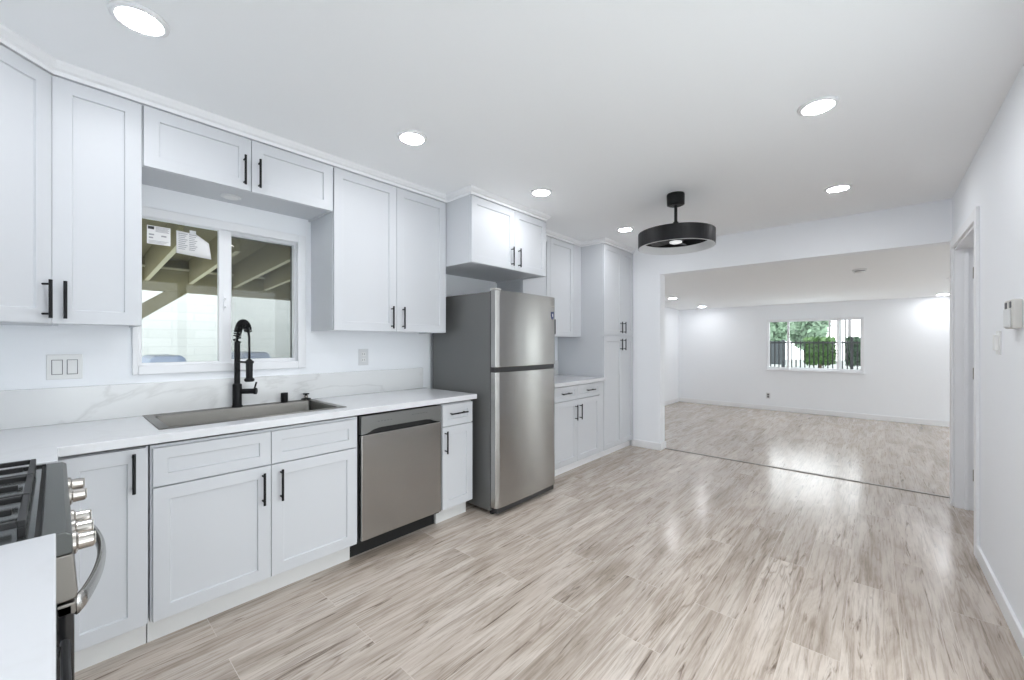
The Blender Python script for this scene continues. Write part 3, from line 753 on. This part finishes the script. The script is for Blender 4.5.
bm = BM(); box(bm, badge_x(yb)+.0022, badge_x(yb)+.003, yb-.005, yb+.005, zb2-.012, zb2+.014)
obj('sticker_print', bm, M['plate'], bd)
bm = BM(); box(bm, badge_x(2.895)+.0002, badge_x(2.895)+.002, 2.868, 2.928, 1.628, 1.640)
obj('name_plate', bm, M['chrome'], fd)

# ---------------------------------------------------------------- gas range
t = thing('gas_range', 'stainless steel gas range with black grates in the left foreground', 'range', (1.28, -0.3, 0))
gx0, gx1 = 0.902, 1.660
obj('oven_body', bx(gx0, gx1, WB+.01, -0.005, 0.07, 0.865), M['fside'], t, bevel=0.003)
obj('kick_base', bx(gx0+.02, gx1-.02, WB+.05, -0.05, 0.0, 0.07), M['rubber'], t)
ck = obj('cooktop', bx(gx0, gx1, WB+.01, -0.022, 0.865, 0.912), M['enamel'], t, bevel=0.004)
bm = BM(); box(bm, gx0, gx0+.012, WB+.01, -.022, 0.912, 0.918); box(bm, gx0+.012, gx1, -.030, -.022, 0.9125, 0.9145)
obj('cooktop_edge', bm, M['rubber'], t)
# control panel, leaning outwards at the foot
bm = BM()
pr_ = [(-0.022, 0.868), (0.024, 0.868), (0.031, 0.785), (0.028, 0.772), (0.012, 0.770), (-0.022, 0.770)]
a_ = [bm.verts.new((gx0, y, z)) for y, z in pr_]; b_ = [bm.verts.new((gx1, y, z)) for y, z in pr_]
bm.faces.new(a_); bm.faces.new(b_[::-1])
for k in range(6): bm.faces.new((a_[k], a_[(k+1) % 6], b_[(k+1) % 6], b_[k]))
cpn = obj('control_panel', bm, M['rsteel'], t, bevel=0.003)
bm = BM()
pr_ = [(-0.022, 0.918), (0.014, 0.917), (0.023, 0.910), (0.024, 0.869), (-0.022, 0.869)]
a_ = [bm.verts.new((gx0, y, z)) for y, z in pr_]; b_ = [bm.verts.new((gx1, y, z)) for y, z in pr_]
bm.faces.new(a_); bm.faces.new(b_[::-1])
for k in range(5): bm.faces.new((a_[k], a_[(k+1) % 5], b_[(k+1) % 5], b_[k]))
obj('front_trim', bm, M['trimg'], t, bevel=0.003)
for x in (1.00, 1.14, 1.38, 1.47, 1.56):
    bm = BM(); lathe(bm, [(0, 0), (.025, 0), (.025, .006), (.0185, .010), (.0175, .034), (.014, .037), (0, .037)], (x, 0.024, 0.857), 'y', 20)
    kb = obj('knob', bm, M['chrome'], cpn)
    bm = BM(); box(bm, x-.0025, x+.0025, 0.058, 0.0625, 0.845, 0.873); obj('pointer', bm, M['chrome'], cpn)
od = obj('oven_door', bx(gx0+.004, gx1-.004, -0.004, 0.026, 0.24, 0.762), M['oven'], t, bevel=0.005)
bm = BM(); box(bm, gx0+.004, gx1-.004, 0.0, 0.028, 0.738, 0.763)
obj('door_rail', bm, M['rsteel'], od, bevel=0.003)
obj('drawer', bx(gx0+.004, gx1-.004, -0.004, 0.022, 0.085, 0.232), M['oven'], t, bevel=0.005)
hp = []
for k in range(25):
    s_ = k/24; x = gx0+.05 + (gx1-gx0-.10)*s_; hp.append((x, 0.030 + 0.055*math.sin(PI*s_)**0.8, 0.735))
bm = BM(); rings = []
for i, p in enumerate(hp):
    d = (Vector(hp[min(i+1, 24)])-Vector(hp[max(i-1, 0)])).normalized(); nn = Vector((-d.y, d.x, 0))
    rings.append([bm.verts.new(Vector(p)+nn*0.009*math.cos(2*PI*k/12)+Vector((0, 0, 0.022*math.sin(2*PI*k/12)))) for k in range(12)])
for q, w in zip(rings, rings[1:]):
    for k in range(12): bm.faces.new((q[k], q[(k+1) % 12], w[(k+1) % 12], w[k]))
bm.faces.new(rings[0]); bm.faces.new(rings[-1][::-1])
obj('handle', bm, M['steel'], od, smooth=True)
# burners and grates
for bxx, byy, r in ((1.07, -0.18, .042), (1.07, -0.44, .05), (1.49, -0.18, .055), (1.49, -0.44, .042), (1.28, -0.31, .05)):
    bm = BM(); lathe(bm, [(0, 0), (r+.012, 0), (r+.012, .006), (r, .010), (r, .018), (r-.006, .022), (0, .022)], (bxx, byy, 0.912), n=24); obj('burner', bm, M['iron'], t)
for x0, x1 in ((0.945, 1.165), (1.172, 1.388), (1.395, 1.615)):
    bm = BM(); z0, z1 = 0.934, 0.948; ya, yb_ = -0.565, -0.042; w = 0.012
    def bar(xa, xb, y_a, y_b): box(bm, xa, xb, y_a, y_b, z0, z1)
    bar(x0, x1, yb_-w, yb_); bar(x0, x1, ya, ya+w); bar(x0, x0+w, ya+w, yb_-w); bar(x1-w, x1, ya+w, yb_-w)
    xm = (x0+x1)/2
    bar(x0+w, x1-w, -0.331, -0.319)
    for yc in (-0.20, -0.45):
        bar(xm-.005, xm+.005, yc+.035, yc+.135 if yc > -.3 else yc+.118); bar(xm-.005, xm+.005, yc-.105, yc-.035)
        bar(x0+w, xm-.035, yc-.005, yc+.005); bar(xm+.035, x1-w, yc-.005, yc+.005)
    for fx_ in (x0, x1-w):
        for fy_ in (ya, yb_-w, -0.331): box(bm, fx_, fx_+w, fy_, fy_+w, 0.912, z0)
    obj('grate', bm, M['iron'], t, bevel=0.002)

# ---------------------------------------------------------------- ceiling fan
fxx, fyy = 1.735, 3.305
t = thing('ceiling_fan', 'black drum shaped caged ceiling fan hanging in the kitchen', 'ceiling fan', (fxx, fyy, CZ))
bm = BM(); lathe(bm, [(0, 0), (.066, 0), (.068, -.01), (.066, -.085), (.05, -.092), (0, -.092)], (fxx, fyy, CZ), n=32); obj('canopy', bm, M['black'], t)
obj('downrod', tube(BM(), [(fxx, fyy, CZ-.09), (fxx, fyy, 2.24)], 0.0125, 16), M['black'], t)
bm = BM(); lathe(bm, [(0, .085), (.018, .085), (.034, .055), (.036, .04), (.075, .034), (.08, .02), (.08, -.025), (.06, -.03), (0, -.03)], (fxx, fyy, 2.198), n=32); obj('motor_housing', bm, M['black'], t)
Ro = 0.288
bm = BM(); lathe(bm, [(Ro, 2.080), (Ro, 2.196), (Ro-.004, 2.198), (Ro-.03, 2.198), (Ro-.03, 2.194), (Ro-.006, 2.192), (Ro-.006, 2.086), (Ro, 2.080)], (fxx, fyy, 0), n=64)
dr = obj('drum', bm, M['black'], t, smooth=False)
bm = BM(); lathe(bm, [(Ro-.001, 2.079), (Ro-.008, 2.085), (Ro-.030, 2.136), (Ro-.036, 2.136), (Ro-.012, 2.078), (Ro-.001, 2.079)], (fxx, fyy, 0), n=64)
obj('light_ring', bm, M['plate2'], t)
bm = BM()
for k in range(8):
    a = 2*PI*k/8+.2; ca, sa_ = math.cos(a), math.sin(a)
    tube(bm, [(fxx+.075*ca, fyy+.075*sa_, 2.195), (fxx+(Ro-.02)*ca, fyy+(Ro-.02)*sa_, 2.195)], .004, 6)
for r in (.13, .18, .23):
    tube(bm, [(fxx+r*math.cos(2*PI*k/40), fyy+r*math.sin(2*PI*k/40), 2.195) for k in range(41)], .0025, 5)
obj('cage', bm, M['black'], t)
for k in range(5):
    a = 2*PI*k/5+.5; ca, sa_ = math.cos(a), math.sin(a); bm = BM()
    cs = []
    for r, w, tw in ((.05, .03, .5), (.12, .05, .42), (.19, .055, .33), (.225, .04, .28)):
        for sgn in (-1, 1):
            cs.append((fxx+r*ca-sgn*w*sa_, fyy+r*sa_+sgn*w*ca, 2.15+sgn*w*tw))
    top = [bm.verts.new(c) for c in cs]; bot = [bm.verts.new((c[0], c[1], c[2]-.004)) for c in cs]
    for j in range(3):
        i = 2*j
        bm.faces.new((top[i], top[i+1], top[i+3], top[i+2])); bm.faces.new((bot[i], bot[i+2], bot[i+3], bot[i+1]))
        bm.faces.new((top[i], top[i+2], bot[i+2], bot[i])); bm.faces.new((top[i+1], bot[i+1], bot[i+3], top[i+3]))
    bm.faces.new((top[0], bot[0], bot[1], top[1])); bm.faces.new((top[6], top[7], bot[7], bot[6]))
    obj('blade', bm, M['dark'], t)
bm = BM(); lathe(bm, [(0, 2.19), (.055, 2.19), (.06, 2.125), (0, 2.125)], (fxx, fyy, 0), n=32); obj('hub', bm, M['black'], t)
bm = BM(); lathe(bm, [(0, 2.125), (.048, 2.125), (.045, 2.115), (.03, 2.110), (0, 2.109)], (fxx, fyy, 0), n=32); obj('lamp_lens', bm, M['fanlens'], t, smooth=True)

# ---------------------------------------------------------------- recessed downlights
def downlight(x, y, z, label, group):
    t = thing('recessed_downlight', label, 'ceiling light', (x, y, z), group)
    bm = BM(); lathe(bm, [(.066, 0), (.086, 0), (.084, -.007), (.070, -.012), (.064, -.009), (.066, 0)], (x, y, z), n=40); obj('trim_ring', bm, M['ring'], t, smooth=True)
    bm = BM(); lathe(bm, [(0, -.014), (.045, -.0135), (.063, -.010), (.065, -.001), (0, -.001)], (x, y, z), n=40); obj('lens', bm, M['lens'], t, smooth=True)
    return t
GK = 'round downlights in the kitchen ceiling'
p = downlight(0.91, 0.205, CZ, 'lit round ceiling downlight nearest the camera, above the range corner', GK)
for x, y, lab in ((0.925, 1.374, 'lit round ceiling downlight above the dishwasher'),
                  (0.962, 2.548, 'lit round ceiling downlight in front of the cabinet over the refrigerator'),
                  (0.976, 3.961, 'lit round ceiling downlight by the pantry, left of the fan'),
                  (2.713, 2.548, 'lit round ceiling downlight nearer of two right of the fan'),
                  (2.714, 3.999, 'lit round ceiling downlight farther of two right of the fan, by the doorway'),
                  (2.713, 1.374, 'unseen ceiling downlight added above the open floor beside the camera'),  # this lamp and the next are out of view, added for more light
                  (2.713, 0.205, 'unseen ceiling downlight added directly above the camera')):
    dup(p, (x, y, CZ), lab)
h_ = dup(p, (4.3, 4.2, 2.4), 'unseen ceiling downlight added in the hall behind the open doorway'); h_['group'] = 'added downlights in the hall ceiling'  # unseen lamp added so the hall is not dark
far_lens = None
GF = 'round downlights in the far room ceiling'
for x, y, lab in ((0.276, 7.20, 'lit ceiling downlight by the left side of the far room opening'),
                  (0.277, 8.82, 'lit ceiling downlight near the far left corner of the far room'),
                  (3.70, 9.0, 'lit ceiling downlight at the right edge of the far room opening'),
                  (3.66, 7.20, 'unseen ceiling downlight added in far room behind the right wall'),  # this and the next are unseen lamps added to brighten the far room
                  (5.60, 7.20, 'unseen ceiling downlight added in the right half of the far room')):
    r = dup(p, (x, y, far_ceiling_z(y)), lab); r['group'] = GF
    for ch in r.children:
        if ch.name.startswith('lens'):
            if far_lens is None: far_lens = ch.data.copy(); far_lens.materials[0] = M['lensd']
            ch.data = far_lens
# smoke detector on the far ceiling
sx, sy = 2.80, 5.95; sz = far_ceiling_z(sy)
t = thing('smoke_detector', 'small round white smoke detector on the far room ceiling', 'smoke detector', (sx, sy, sz))
bm = BM(); lathe(bm, [(0, 0), (.065, 0), (.065, -.012), (.058, -.018), (0, -.018)], (sx, sy, sz), n=32); obj('base_plate', bm, M['plate'], t)
bm = BM(); lathe(bm, [(0, -.018), (.045, -.018), (.045, -.026), (0, -.026)], (sx, sy, sz), n=32); obj('vent_ring', bm, M['slot'], t)
bm = BM(); lathe(bm, [(0, -.026), (.055, -.026), (.048, -.040), (.02, -.044), (0, -.044)], (sx, sy, sz), n=32); obj('cover', bm, M['plate'], t)

# ---------------------------------------------------------------- switches, outlets, wall devices
t = thing('light_switch', 'white double rocker switch plate under the narrow wall cabinet', 'switch', (WL, 0.03, 1.197))
obj('plate', bx(WL, WL+.006, -0.032, 0.088, 1.137, 1.258), M['plate'], t, bevel=0.003)
for y in (0.003, 0.053):
    rk = obj('rocker', bx(WL+.005, WL+.010, y-.016, y+.016, 1.163, 1.230), M['plate'], t, bevel=0.002)
    obj('rocker_gap', rect_frame_x(BM(), WL+.0058, WL+.0068, y-.0185, y+.0185, 1.1605, 1.2325, 0.0025), M['slot'], rk)
def outlet(root, P, name='plate'):
    pass
t = thing('wall_outlet', 'white outlet on the kitchen wall right of the sink window', 'outlet', (WL, 1.58, 1.205))
obj('plate', bx(WL, WL+.005, 1.538, 1.618, 1.142, 1.268), M['plate2'], t, bevel=0.002)
for z in (1.183, 1.227):
    rc = obj('receptacle', bx(WL+.004, WL+.007, 1.561, 1.595, z-.014, z+.014), M['plate'], t, bevel=0.002)
    bm = BM(); box(bm, WL+.0065, WL+.0075, 1.568, 1.571, z-.006, z+.008); box(bm, WL+.0065, WL+.0075, 1.584, 1.587, z-.006, z+.008); obj('slot', bm, M['slot'], rc)
t = thing('wall_outlet', 'small white outlet low on the far room end wall under the window', 'outlet', (1.36, FE, 0.28))
obj('plate', bx(1.325, 1.395, FE-.005, FE, 0.222, 0.338), M['plate2'], t, bevel=0.002)
for z in (0.258, 0.302):
    rc = obj('receptacle', bx(1.343, 1.377, FE-.008, FE-.004, z-.016, z+.016), M['slot'], t, bevel=0.002)
t = thing('wall_switch', 'slim white rocker switch on the right wall below the beige box', 'switch', (WR, 3.2, 1.31))
obj('plate', bx(WR-.006, WR, 3.155, 3.25, 1.255, 1.375), M['plate'], t, bevel=0.003)
obj('rocker', bx(WR-.020, WR-.005, 3.180, 3.225, 1.275, 1.355), M['plate'], t, bevel=0.003)
t = thing('wall_control_box', 'small beige control box mounted on the right wall, above the switch', 'control box', (WR, 2.83, 1.44))
obj('housing', bx(WR-.030, WR, 2.755, 2.905, 1.378, 1.505), M['beige'], t, bevel=0.007)
obj('cover', bx(WR-.038, WR-.029, 2.775, 2.875, 1.382, 1.465), M['plate2'], t, bevel=0.005)
for y in (2.785, 2.865): obj('grille', bx(WR-.0325, WR-.0295, y-.012, y+.016, 1.468, 1.495), M['slot'], t)

# ---------------------------------------------------------------- papers on the kitchen window glass
px = WL-.0215
t = thing('window_label', 'small square white printed label with black block on left window pane', 'label', (px, 0.378, 1.91))
obj('sheet', bx(px, px+.0006, 0.330, 0.430, 1.859, 1.960), M['paper'], t)
bm = BM(); box(bm, px+.0006, px+.001, 0.334, 0.360, 1.940, 1.956); obj('black_block', bm, M['inkb'], t)
bm = BM()
for k in range(5): box(bm, px+.0006, px+.001, 0.366, 0.424-.006*(k % 2), 1.953-.006*k, 1.9555-.006*k)
for a, b, c in ((.338, .360, 1.915), (.390, .412, 1.912), (.338, .356, 1.898)): box(bm, px+.0006, px+.001, a, b, c-.008, c)
for k in range(3): box(bm, px+.0006, px+.001, 0.336, 0.422-.01*k, 1.877-.006*k, 1.879-.006*k)
obj('print', bm, M['ink'], t)
t = thing('window_notice', 'larger curling white paper notice taped to left window pane', 'paper', (px, 0.54, 1.89))
bm = BM(); n_ = 14; G = []
for i in range(n_+1):
    s_ = i/n_; row = []
    for j in range(5):
        r_ = j/4
        y = 0.455 + 0.150*s_ + 0.012*r_*s_; z = 1.955 - 0.010*s_ - (0.128+.006*s_)*r_
        if s_ > 0.6: z -= (s_-.6)*0.10*(1-r_)
        row.append(bm.verts.new((px+.002+.012*max(0, s_-.3)+.004*math.sin(3*r_), y, z)))
    G.append(row)
for i in range(n_):
    for j in range(4): bm.faces.new((G[i][j], G[i+1][j], G[i+1][j+1], G[i][j+1]))
sh_ = obj('sheet', bm, M['paper'], t, smooth=True); md = sh_.modifiers.new('s', 'SOLIDIFY'); md.thickness = 0.0005
bm = BM()
for k in range(9):
    z = 1.938-.011*k
    for a, b in ((0.463, 0.505), (0.512, 0.55)): box(bm, px+.0075+.0005*k, px+.008+.0005*k, a, b-.006*(k % 3), z, z+.0035)
obj('print', bm, M['ink'], t)
obj('tape', bx(px+.0035, px+.0045, 0.515, 0.545, 1.925, 1.967), M['plate2'], t)

# ---------------------------------------------------------------- outside the kitchen window
struct('ground_yard', bx(-6.0, WL-.14, -5.0, 9.0, -0.10, -0.04), M['concrete'])
o = obj('block_wall', bx(-3.3, -3.1, -6, 9.0, -0.06, 2.6), M['block']); o['kind'] = 'structure'
t = thing('patio_cover', 'olive painted wooden patio cover seen through the sink window', 'patio cover', (-1.2, 1.2, -0.04))
obj('beam', bx(-1.66, -1.58, -1.5, 4.0, 1.757, 1.942), M['wood'], t)
def raft_z(x): return 1.835 + (x+1.6)*0.055
for y in (-0.72, -0.41, -0.10, 0.20, 0.50, 0.79, 1.12, 1.38, 1.70, 2.01, 2.32, 2.63, 2.94):
    bm = BM(); xa, xb = -1.58, WL-.16
    for a, b, h0, h1, mi in ((y-.013, y+.013, 0.0, 0.205, 0),):
        v = [bm.verts.new((x, yy_, raft_z(x)+h)) for x in (xa, xb) for yy_ in (a, b) for h in (h0, h1)]
        for f in ((0,1,3,2),(4,6,7,5),(0,4,5,1),(2,3,7,6),(0,2,6,4),(1,5,7,3)): bm.faces.new([v[i] for i in f])
    rf = obj('rafter', bm, M['wood'], t)
    bm = BM()
    v = [bm.verts.new((x, yy_, raft_z(x)+h)) for x in (xa, xb) for yy_ in (y-.0135, y+.0135) for h in (-.004, 0.0)]
    for f in ((0,1,3,2),(4,6,7,5),(0,4,5,1),(2,3,7,6),(0,2,6,4),(1,5,7,3)): bm.faces.new([v[i] for i in f])
    obj('rafter_edge', bm, M['woodl'], rf)
bm = BM(); v = [bm.verts.new((x, y, raft_z(x)+h)) for x in (-2.0, WL-.15) for y in (-1.6, 4.1) for h in (.206, .226)]
for f in ((0,1,3,2),(4,6,7,5),(0,4,5,1),(2,3,7,6),(0,2,6,4),(1,5,7,3)): bm.faces.new([v[i] for i in f])
obj('deck', bm, M['wood'], t)
obj('ledger_cap', bx(-1.63, -1.548, -1.5, 4.0, 1.943, 1.957), M['woodl'], t)
obj('blocking_board', bx(-1.66, -1.63, -1.5, 4.0, 1.942, 2.035), M['wood'], t)
for y in (-0.25, 3.2):
    obj('post', bx(-1.665, -1.575, y-.045, y+.045, -0.04, 1.757), M['wood'], t)
    sgn = 1
    bm = BM(); q0, q1 = Vector((-1.62, y+.04, 1.03)), Vector((-1.62, y+1.0, 1.80))
    d = (q1-q0).normalized(); nn = Vector((0, -d.z, d.y)); w = .05; h = .03
    v = [bm.verts.new(qq + nn*a*w + Vector((b*h, 0, 0))) for qq in (q0, q1) for a in (-1, 1) for b in (-1, 1)]
    for f in ((0,1,3,2),(4,6,7,5),(0,4,5,1),(2,3,7,6),(0,2,6,4),(1,5,7,3)): bm.faces.new([v[i] for i in f])
    obj('knee_brace', bm, M['wood'], t)
def bin_(cx, cy, w, d, h, lab):
    t = thing('blue_bin', lab, 'bin', (cx, cy, -0.04), 'blue bins outside the sink window')
    z0 = -0.04
    bm = BM()
    a = [bm.verts.new((cx+sx_*d*.40, cy+sy_*w*.40, z0+.03)) for sx_, sy_ in ((-1,-1),(1,-1),(1,1),(-1,1))]
    b = [bm.verts.new((cx+sx_*d*.5, cy+sy_*w*.48, z0+h-.09)) for sx_, sy_ in ((-1,-1),(1,-1),(1,1),(-1,1))]
    bm.faces.new(a[::-1]); bm.faces.new(b)
    for k in range(4): bm.faces.new((a[k], a[(k+1) % 4], b[(k+1) % 4], b[k]))
    obj('tub', bm, M['blue'], t, bevel=0.03, seg=4)
    bm = BM(); pts = [(-.5, -.09), (-.5, -.055), (-.44, -.02), (-.34, 0), (.34, 0), (.44, -.02), (.5, -.055), (.5, -.09)]
    a = [bm.verts.new((cx-d*.53, cy+u*w, z0+h+z)) for u, z in pts]; b = [bm.verts.new((cx+d*.53, cy+u*w, z0+h+z)) for u, z in pts]
    bm.faces.new(a); bm.faces.new(b[::-1])
    for k in range(8): bm.faces.new((a[k], a[(k+1) % 8], b[(k+1) % 8], b[k]))
    obj('lid', bm, M['blue'], t, bevel=0.01)
    for sy_ in (-1, 1):
        bm = BM(); lathe(bm, [(0, -.02), (.10, -.02), (.10, .02), (0, .02)], (cx-d*.40, cy+sy_*w*.44, z0+.10), 'y', 20); obj('wheel', bm, M['dark'], t)
bin_(-0.75, 0.490, 0.20, 0.42, 1.27, 'blue lidded bin top showing low in the left window pane')
bin_(-0.75, 1.0, 0.20, 0.42, 1.285, 'blue lidded bin top behind the faucet in right window pane')

# ---------------------------------------------------------------- outside the far window
struct('ground_street', bx(-12, 16, FE+.14, 40, -0.30, -0.20), M['concrete'])
t = thing('iron_fence', 'black iron picket fence outside the far room window', 'fence', (1.7, 13.0, -0.2))
fx0, fx1 = -2.0, 5.6
bm = BM(); box(bm, fx0, fx1, 12.985, 13.015, 1.30, 1.34); obj('top_rail', bm, M['black'], t)
bm = BM(); box(bm, fx0, fx1, 12.985, 13.015, -0.05, -0.01); obj('bottom_rail', bm, M['black'], t)
x = 0.42
while x < 3.1:
    obj('picket', bx(x-.012, x+.012, 12.988, 13.012, -0.2, 1.37), M['black'], t)
    x += 0.095
for x in (-0.5, 2.50): obj('post', bx(x-.03, x+.03, 12.97, 13.03, -0.2, 1.46), M['black'], t)
def leafy(name, c, r, n, m, size, parent, seed, shell=True):
    rnd = random.Random(seed); bm = BM()
    for i in range(n):
        a = rnd.uniform(0, 2*PI); zz = rnd.uniform(-1, 1); q = math.sqrt(1-zz*zz); k_ = rnd.uniform(0.72, 1.04)
        if r[3] == 'box':
            p = Vector((rnd.uniform(-1, 1), rnd.uniform(-1, 1), rnd.uniform(-1, 1))); ax = rnd.randrange(3); p[ax] = rnd.choice((-1, 1))*rnd.uniform(.85, 1.06)
        else: p = Vector((q*math.cos(a), q*math.sin(a), zz))*k_
        p = Vector((c[0]+p.x*r[0], c[1]+p.y*r[1], c[2]+p.z*r[2]))
        u = Vector((rnd.gauss(0, 1), rnd.gauss(0, 1), rnd.gauss(0, 1))).normalized(); w = u.orthogonal().normalized(); s_ = size*rnd.uniform(.6, 1.3)
        v = [bm.verts.new(p+u*s_), bm.verts.new(p+w*s_*.5), bm.verts.new(p-u*s_), bm.verts.new(p-w*s_*.5)]
        bm.faces.new(v)
    # inner mass so that no light leaks through
    if r[3] == 'box': box(bm, c[0]-r[0]*.9, c[0]+r[0]*.9, c[1]-r[1]*.9, c[1]+r[1]*.9, c[2]-r[2], c[2]+r[2]*.92)
    else:
        s0 = len(bm.verts); lathe(bm, [(0, -.8*r[2])]+[(r[0]*.8*math.sin(PI*j/10), -.8*r[2]*math.cos(PI*j/10)) for j in range(1, 10)]+[(0, .8*r[2])], c, n=14)
    return obj(name, bm, m, parent)
def shrub(c, r, m, lab, seed, n=900, size=.07):
    t = thing('hedge', lab, 'hedge', (c[0], c[1], -0.2)); leafy('foliage', c, r, n, m, size, t, seed)
    obj('stem', tube(BM(), [(c[0], c[1], -0.2), (c[0], c[1], c[2]-r[2]+.1)], .04, 8), M['bark'], t)
shrub((1.83, 13.55, 1.10), (0.29, 0.35, 0.33, 'box'), M['leaf'], 'bright green leafy hedge behind the iron fence', 3)
shrub((2.76, 13.55, 1.10), (0.36, 0.35, 0.33, 'box'), M['leafd'], 'dark green hedge behind the fence at right of far window', 4)
def tree(c, r, h0, m, lab, seed, n=1800):
    t = thing('street_tree', lab, 'tree', (c[0], c[1], -0.2)); leafy('crown', c, (*r, 'ball'), n, m, .22, t, seed)
    obj('trunk', tube(BM(), [(c[0], c[1], -0.2), (c[0], c[1], h0)], .16, 8), M['bark'], t)
tree((-0.62, 21.0, 2.15), (0.78, 0.9, 1.25), 1.4, M['leaft'], 'grey green tree seen in the left light of the far window', 5)
tree((0.42, 24.8, 2.4), (0.80, 0.9, 1.4), 1.4, M['leaft'], 'rounded green tree seen through the middle light of far window', 6)
for x, y, r, lab in ((1.48, 22.0, .045, 'thin utility pole between the trees and hedge beyond far window'), (2.0, 22.0, .035, 'slim leftmost pole in the right light of the far window'), (2.17, 21.0, .06, 'thick utility pole beyond the right light of far window')):
    t = thing('utility_pole', lab, 'pole', (x, y, -0.2))
    obj('shaft', tube(BM(), [(x, y, -0.2), (x, y, 4.6)], [r, r*.85], 10), M['pole'], t)
    obj('cap', tube(BM(), [(x, y, 4.6), (x, y, 4.7)], [r*1.3, r*1.1], 10), M['car'], t)
struct('wall_street', bx(-6, 12, 15.2, 15.35, -0.2, 0.80), M['block'])
# grey sheet gate left behind the pickets and low white wall
t = thing('metal_gate', 'dark grey solid metal gate behind the fence pickets at left', 'gate', (0.9, 13.3, -0.2))
obj('sheet', bx(-0.6, 1.10, 13.25, 13.28, 0.72, 1.36), M['car'], t)
for x in (-0.55, 1.05): obj('post', bx(x-.04, x+.04, 13.22, 13.31, -0.2, 1.40), M['car'], t)
